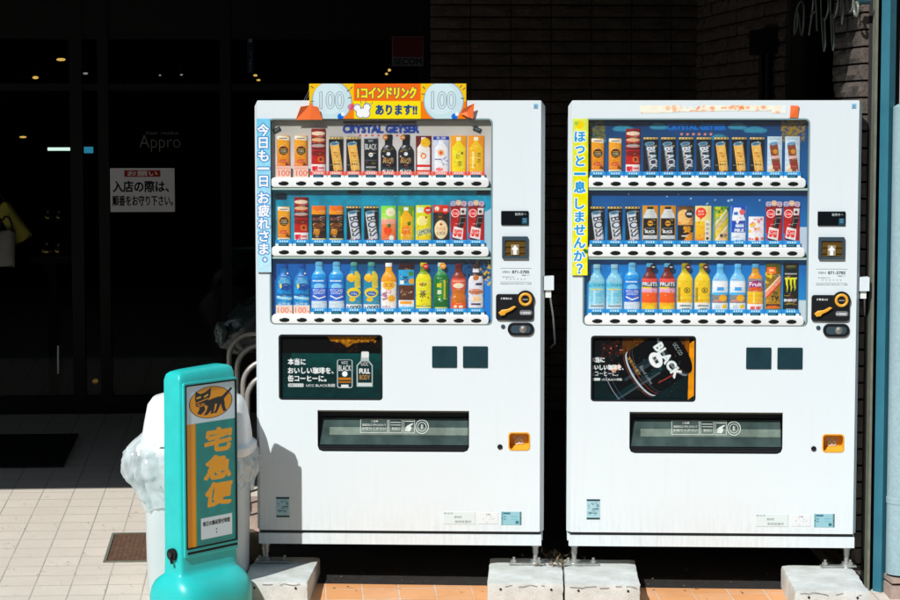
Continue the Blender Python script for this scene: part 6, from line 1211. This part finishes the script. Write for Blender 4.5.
ec = (0.50, 0.122); A.ell(ec[0], ec[1], 0.425, (24, 20, 18), ry=0.098); A.ell(ec[0], ec[1], 0.410, (252, 164, 12), ry=0.094)
K = (22, 18, 18)
def cat(pts): A.poly([(ec[0] + x * 0.42, ec[1] + y * 0.098) for x, y in pts], K)
cat([(-0.30, -0.10), (0.30, -0.28), (0.62, -0.30), (0.62, 0.05), (0.50, 0.20), (0.2, 0.14), (-0.1, 0.22), (-0.3, 0.15)])        # body
cat([(0.50, -0.28), (0.94, -0.78), (1.02, -0.70), (0.62, -0.12)])                                                              # tail
cat([(-0.74, -0.30), (-0.70, -0.80), (-0.50, -0.60), (-0.28, -0.66), (0.02, -0.92), (-0.02, -0.40), (-0.16, -0.10), (-0.50, -0.02), (-0.70, -0.14)])   # head with ears
cat([(-0.72, -0.02), (-0.68, -0.22), (-0.56, -0.08), (-0.36, -0.10), (-0.26, -0.26), (-0.22, 0.0), (-0.32, 0.22), (-0.48, 0.30), (-0.66, 0.18)])      # kitten head
cat([(-0.50, 0.24), (-0.30, 0.16), (-0.26, 0.44), (-0.46, 0.70), (-0.64, 0.62), (-0.58, 0.46)])                                # kitten body
for pts in ([(-0.12, 0.10), (0.10, 0.10), (0.02, 0.50), (-0.18, 0.76), (-0.34, 0.76), (-0.20, 0.48)], [(0.02, 0.10), (0.20, 0.12), (0.12, 0.70), (-0.02, 0.74), (0.02, 0.46)],
            [(0.30, 0.10), (0.50, 0.10), (0.34, 0.52), (0.26, 0.72), (0.10, 0.72), (0.22, 0.50)], [(0.46, 0.10), (0.64, 0.0), (0.66, 0.36), (0.74, 0.66), (0.58, 0.68), (0.50, 0.40)]): cat(pts)
for ex, ey in ((-0.56, -0.38), (-0.22, -0.44)): A.slab(ec[0] + ex * 0.42, ec[1] + ey * 0.098, 0.085, 0.022, -8 if ex < -0.4 else -20, (244, 190, 90))
for ex, ey in ((-0.56, 0.06), (-0.38, 0.04)): A.slab(ec[0] + ex * 0.42, ec[1] + ey * 0.098, 0.06, 0.014, -6, (244, 160, 40))
A.slab(ec[0] - 0.40 * 0.42, ec[1] - 0.16 * 0.098, 0.24, 0.014, -12, (244, 160, 40)); A.slab(ec[0] - 0.44 * 0.42, ec[1] + 0.16 * 0.098, 0.16, 0.012, -8, (244, 160, 40))
for ch, cy_ in (('宅', 0.355), ('急', 0.525), ('便', 0.690)): A.text(ch, 0.64, cy_, 0.135, (254, 168, 14), w=0.50, bold=0.055, shear=0.14)
A.rect(0.285, 0.825, 0.90, 0.955, (214, 232, 236)); A.text('毎日の集荷受付時間', 0.59, 0.862, 0.028, (20, 26, 28), w=0.53, bold=0.06)
for y_ in (0.905, 0.925): A.ell(0.59, y_, 0.012, (60, 70, 74))
print_sheet('sign_panel', A, flat(px0, pz0, pw, ph_, -0.0045), m_print, st)
bm = bmesh.new(); tube(bm, [(-0.013, dd * 0.45, 0.30), (0.006, dd * 0.45, 0.30)], 0.024, 20); bm_obj('drain_plug', bm, m_rubber, st, 40)
bm = bmesh.new(); tube(bm, [(-0.022, dd * 0.45, 0.30), (-0.0135, dd * 0.45, 0.30)], 0.012, 16); tube(bm, [(-0.017, dd * 0.45 - 0.01, 0.265), (-0.017, dd * 0.45, 0.293)], 0.006, 8); bm_obj('plug_cap', bm, m_button, st, 40)

# ------------------------------------------------------------------ white bin with its bag
BC = on_y(198, 500, 0.01); BR = R(-6)
bi = thing('rubbish_bin', 'white plastic rubbish bin with a domed lid behind the teal stand', 'rubbish bin', (BC.x, BC.y, gz(BC.y) - 0.012), BR)
rimz = on_y(198, 446, BC.y).z - bi.location.z; topz = on_y(198, 391, BC.y).z - bi.location.z
bm = bmesh.new(); N_ = 64
def rr_ring(rx, ry, z_, p=4.2, fn=None): return [((sup(2 * math.pi * i / N_, rx, ry, p)[0]), (sup(2 * math.pi * i / N_, rx, ry, p)[1]), z_ + (fn(2 * math.pi * i / N_) if fn else 0)) for i in range(N_)]
loft(bm, [rr_ring(0.196, 0.150, 0.0, 5), rr_ring(0.202, 0.156, 0.012, 5), rr_ring(0.212, 0.166, rimz - 0.03), rr_ring(0.224, 0.178, rimz - 0.028), rr_ring(0.224, 0.178, rimz)], True, True); bm_obj('bin_body', bm, m_bin, bi, 45)
bm = bmesh.new(); loft(bm, [rr_ring(0.232, 0.186, rimz - 0.022), rr_ring(0.240, 0.192, rimz - 0.012), rr_ring(0.240, 0.192, rimz + 0.012), rr_ring(0.222, 0.176, rimz + 0.024), rr_ring(0.220, 0.174, rimz + 0.060, 3.6), rr_ring(0.214, 0.168, rimz + 0.105, 3.3), rr_ring(0.200, 0.156, topz - 0.050, 3.0), rr_ring(0.180, 0.142, topz - 0.022, 2.8), rr_ring(0.130, 0.10, topz - 0.006, 2.5), rr_ring(0.04, 0.034, topz, 2)], True, True)
lid = bm_obj('bin_lid', bm, m_lid, bi, 45)
for sgn in (-1, 1):                                    # the two swing flaps
    bm = bmesh.new(); rg = []
    for t in np.linspace(0, 1, 7):
        z_ = rimz + 0.025 + 0.115 * t; y0_ = 0.187 - 0.045 * t ** 1.6; wv = 0.135 * (1 - 0.25 * t)
        rg.append([(-wv, sgn * (y0_ + 0.010), z_), (wv, sgn * (y0_ + 0.010), z_), (wv * 0.92, sgn * (y0_ - 0.03), z_), (-wv * 0.92, sgn * (y0_ - 0.03), z_)])
    loft(bm, rg); bm_obj('swing_flap', bm, m_lid, lid, 40, 0.004)
# clear liner bag turned down over the rim
bm = bmesh.new(); NA, NZ = 150, 34; rnd = random.Random(5); rings = []
for j in range(NZ):
    t = j / (NZ - 1); ring = []
    for i in range(NA):
        a = 2 * math.pi * i / NA; leftness = max(0, math.cos(a - math.pi * 1.08)); ln = 0.185 + 0.095 * leftness + 0.022 * math.sin(3 * a + 1) + 0.012 * math.sin(7 * a)
        bulge = math.sin(min(1, t * 1.15) * math.pi) * (0.022 + 0.046 * leftness ** 1.5 + 0.012 * math.sin(4 * a + 0.6)) + 0.008
        z_ = rimz + 0.022 - ln * t + 0.040 * leftness * (1 - t)
        rx, ry = 0.216 + bulge, 0.170 + bulge
        x_, y_ = sup(a, rx, ry, 3.4)
        q = Vector((x_ * 9, y_ * 9, z_ * 9)); nv = noise.noise_vector(q * 1.4) * 0.014 + noise.noise_vector(q * 4.2) * 0.008 + noise.noise_vector(q * 9) * 0.003
        pl = 0.0045 * math.sin(a * 34 + 5 * math.sin(a * 5)) + 0.0025 * math.sin(a * 61 + 3 * math.sin(a * 9 + t * 4)) * (0.3 + 0.7 * t)
        k = min(1, t * 5)
        ring.append((x_ + (nv.x + pl * math.cos(a)) * k, y_ + (nv.y + pl * math.sin(a)) * k, z_ + nv.z * k))
    rings.append(ring)
loft(bm, rings, False, False); bg_ = bm_obj('liner_bag', bm, m_bag, None, 50)
bg_.location = bi.location; bg_.rotation_euler = bi.rotation_euler
tag(bg_, 'crumpled clear plastic liner bag turned down over the bin rim', 'plastic bag')

# ------------------------------------------------------------------ steel rack behind the bin, a black bag on it, stones
rk = thing('bicycle_rack', 'row of bent steel tube hoops behind the bin and machine side', 'bicycle rack', (on_y(240, 400, 1.15).x, 1.15, 0), 0)
rows = ((229, 333.5, 1.60), (237, 345, 1.40), (243, 361, 1.20), (247, 374.5, 1.02))
for i, (pxl, pyt, Y) in enumerate(rows):
    a = on_y(pxl, pyt, Y); zt = a.z; xl = a.x - rk.location.x; yy = Y - 1.15; zb0 = gz(Y); r_ = 0.115
    pts = [(xl, yy, zb0)] + [(xl, yy, zt - r_ - 0.1)] + [(xl + r_ - r_ * math.cos(t), yy, zt - r_ + r_ * math.sin(t)) for t in [math.pi / 2 * k / 8 for k in range(9)]]
    xr = xl + 0.55; pts += [(xr - r_ + r_ * math.sin(t), yy, zt - r_ + r_ * math.cos(t)) for t in [math.pi / 2 * k / 8 for k in range(9)]] + [(xr, yy, zb0)]
    bm = bmesh.new(); tube(bm, pts, 0.0135, 12); bm_obj('hoop', bm, m_chrome, rk, 60)
bm = bmesh.new()
for dx in (0.12, 0.42): tube(bm, [(dx, -0.2, gz(0.95) + 0.03), (dx, 0.55, gz(1.7) + 0.03)], 0.014, 10)
bm_obj('base_rail', bm, m_chrome, rk, 60)
p = on_y(240, 330, 1.72); t = thing('plastic_bag', 'dark crumpled plastic bag lying over the steel hoops', 'plastic bag', (p.x, 1.86, p.z + 0.01))
bm = bmesh.new(); bmesh.ops.create_icosphere(bm, subdivisions=4, radius=1.0)
for v in bm.verts:
    n_ = noise.noise_vector(v.co * 2.3) * 0.22 + noise.noise_vector(v.co * 6) * 0.07; v.co = Vector((v.co.x * 0.20 + 0.09, v.co.y * 0.10, v.co.z * 0.13 + 0.09 * v.co.x + 0.02)) + n_ * 0.12
bm_obj('bag_body', bm, m_bagdark, t, 60)
bm = bmesh.new(); bmesh.ops.create_icosphere(bm, subdivisions=3, radius=1.0)
for v in bm.verts: v.co = Vector((v.co.x * 0.028 - 0.10, v.co.y * 0.03 - 0.06, v.co.z * 0.05 - 0.03)) + noise.noise_vector(v.co * 4) * 0.014
bm_obj('knotted_end', bm, material('grey_green_plastic', (0.10, 0.15, 0.15), 0.25, noise_amp=0.4, noise_scale=30), t, 60)
def stone(label, px, py, s, seed, mat=m_stone):
    p = on_ground(px, py); bm = bmesh.new(); bmesh.ops.create_icosphere(bm, subdivisions=4, radius=1.0)
    for v in bm.verts:
        c = v.co.copy(); f = 1 + 0.28 * noise.noise(c * 1.3 + Vector((seed, 0, 0))) + 0.10 * noise.noise(c * 4 + Vector((0, seed, 0))); v.co = Vector((c.x * s[0], c.y * s[1], max(c.z, -0.6) * s[2])) * f
    o = bm_obj('stone', bm, mat, None, 60); o.location = (p.x, p.y, p.z + s[2] * 0.55); return tag(o, label, 'stone')
stone('large brown stone wedged between the bin and the machine foot', 250.5, 562, (0.055, 0.06, 0.075), 3)
stone('flat brown stone lying behind the large brown stone', 251, 545, (0.06, 0.07, 0.045), 9)
stone('small brown stone on the block by the machine foot', 243, 568, (0.03, 0.035, 0.022), 14)
p = on_ground(249, 528); o = box_obj('paving_brick', (-0.05, 0.10, -0.1, 0.1, 0, 0.06), m_pink, None, 0.005, 2, None, None); o.location = (p.x, p.y, p.z - 0.002); tag(o, 'pale loose brick on the ground behind the brown stones', 'brick')
p = on_ground(250, 512); o = box_obj('paving_brick', (-0.07, 0.10, -0.1, 0.1, 0, 0.06), m_pink, None, 0.005); o.location = (p.x, p.y, p.z - 0.002); tag(o, 'second pale loose brick standing deeper beside the machine side', 'brick')
# dry weeds and leaves in the gap between the machines
rnd = random.Random(8); bm = bmesh.new(); g0 = on_z(556, 566, BLOCK_Z)
for i in range(150):
    c = g0 + MX * rnd.gauss(0, 0.05) + MN * rnd.uniform(-0.02, 0.30); c.z = BLOCK_Z + rnd.uniform(0.0, 0.004)
    an = rnd.uniform(0, 6.28); ln = rnd.uniform(0.015, 0.05); d = Vector((math.cos(an), math.sin(an), rnd.uniform(0, 0.9))).normalized() * ln; s_ = Vector((-math.sin(an), math.cos(an), 0)) * rnd.uniform(0.001, 0.005)
    bm.faces.new([bm.verts.new(q) for q in (c - s_, c + d * 0.5 - s_ * 1.4, c + d, c + d * 0.5 + s_ * 1.4 + Vector((0, 0, 0.003)))][:3] + [bm.verts.new(c + s_)])
tag(bm_obj('dry_weeds', bm, material('dry_leaves', (0.24, 0.17, 0.09), 0.9, noise_amp=0.5, noise_scale=60)), kind='stuff')

# grit and leaf litter under and before the machines
rnd = random.Random(21); bm = bmesh.new()
for i in range(170):
    if i < 90: px_, py_ = rnd.uniform(318, 790), rnd.uniform(566, 596)
    else: px_, py_ = rnd.uniform(0, 165), rnd.uniform(500, 600)
    if 484 < px_ < 645: continue
    c = on_ground(px_, py_); c.z += 0.0095; an = rnd.uniform(0, 6.28); ln = rnd.uniform(0.003, 0.012) * (1 if i < 90 else 0.7)
    d = Vector((math.cos(an), math.sin(an), rnd.uniform(0, 0.3))) * ln; s_ = Vector((-math.sin(an), math.cos(an), 0)) * ln * rnd.uniform(0.2, 0.5)
    bm.faces.new([bm.verts.new(q) for q in (c - d, c - s_, c + d, c + s_ + Vector((0, 0, ln * 0.3)))])
tag(bm_obj('leaf_litter', bm, bpy.data.materials['dry_leaves']), kind='stuff')
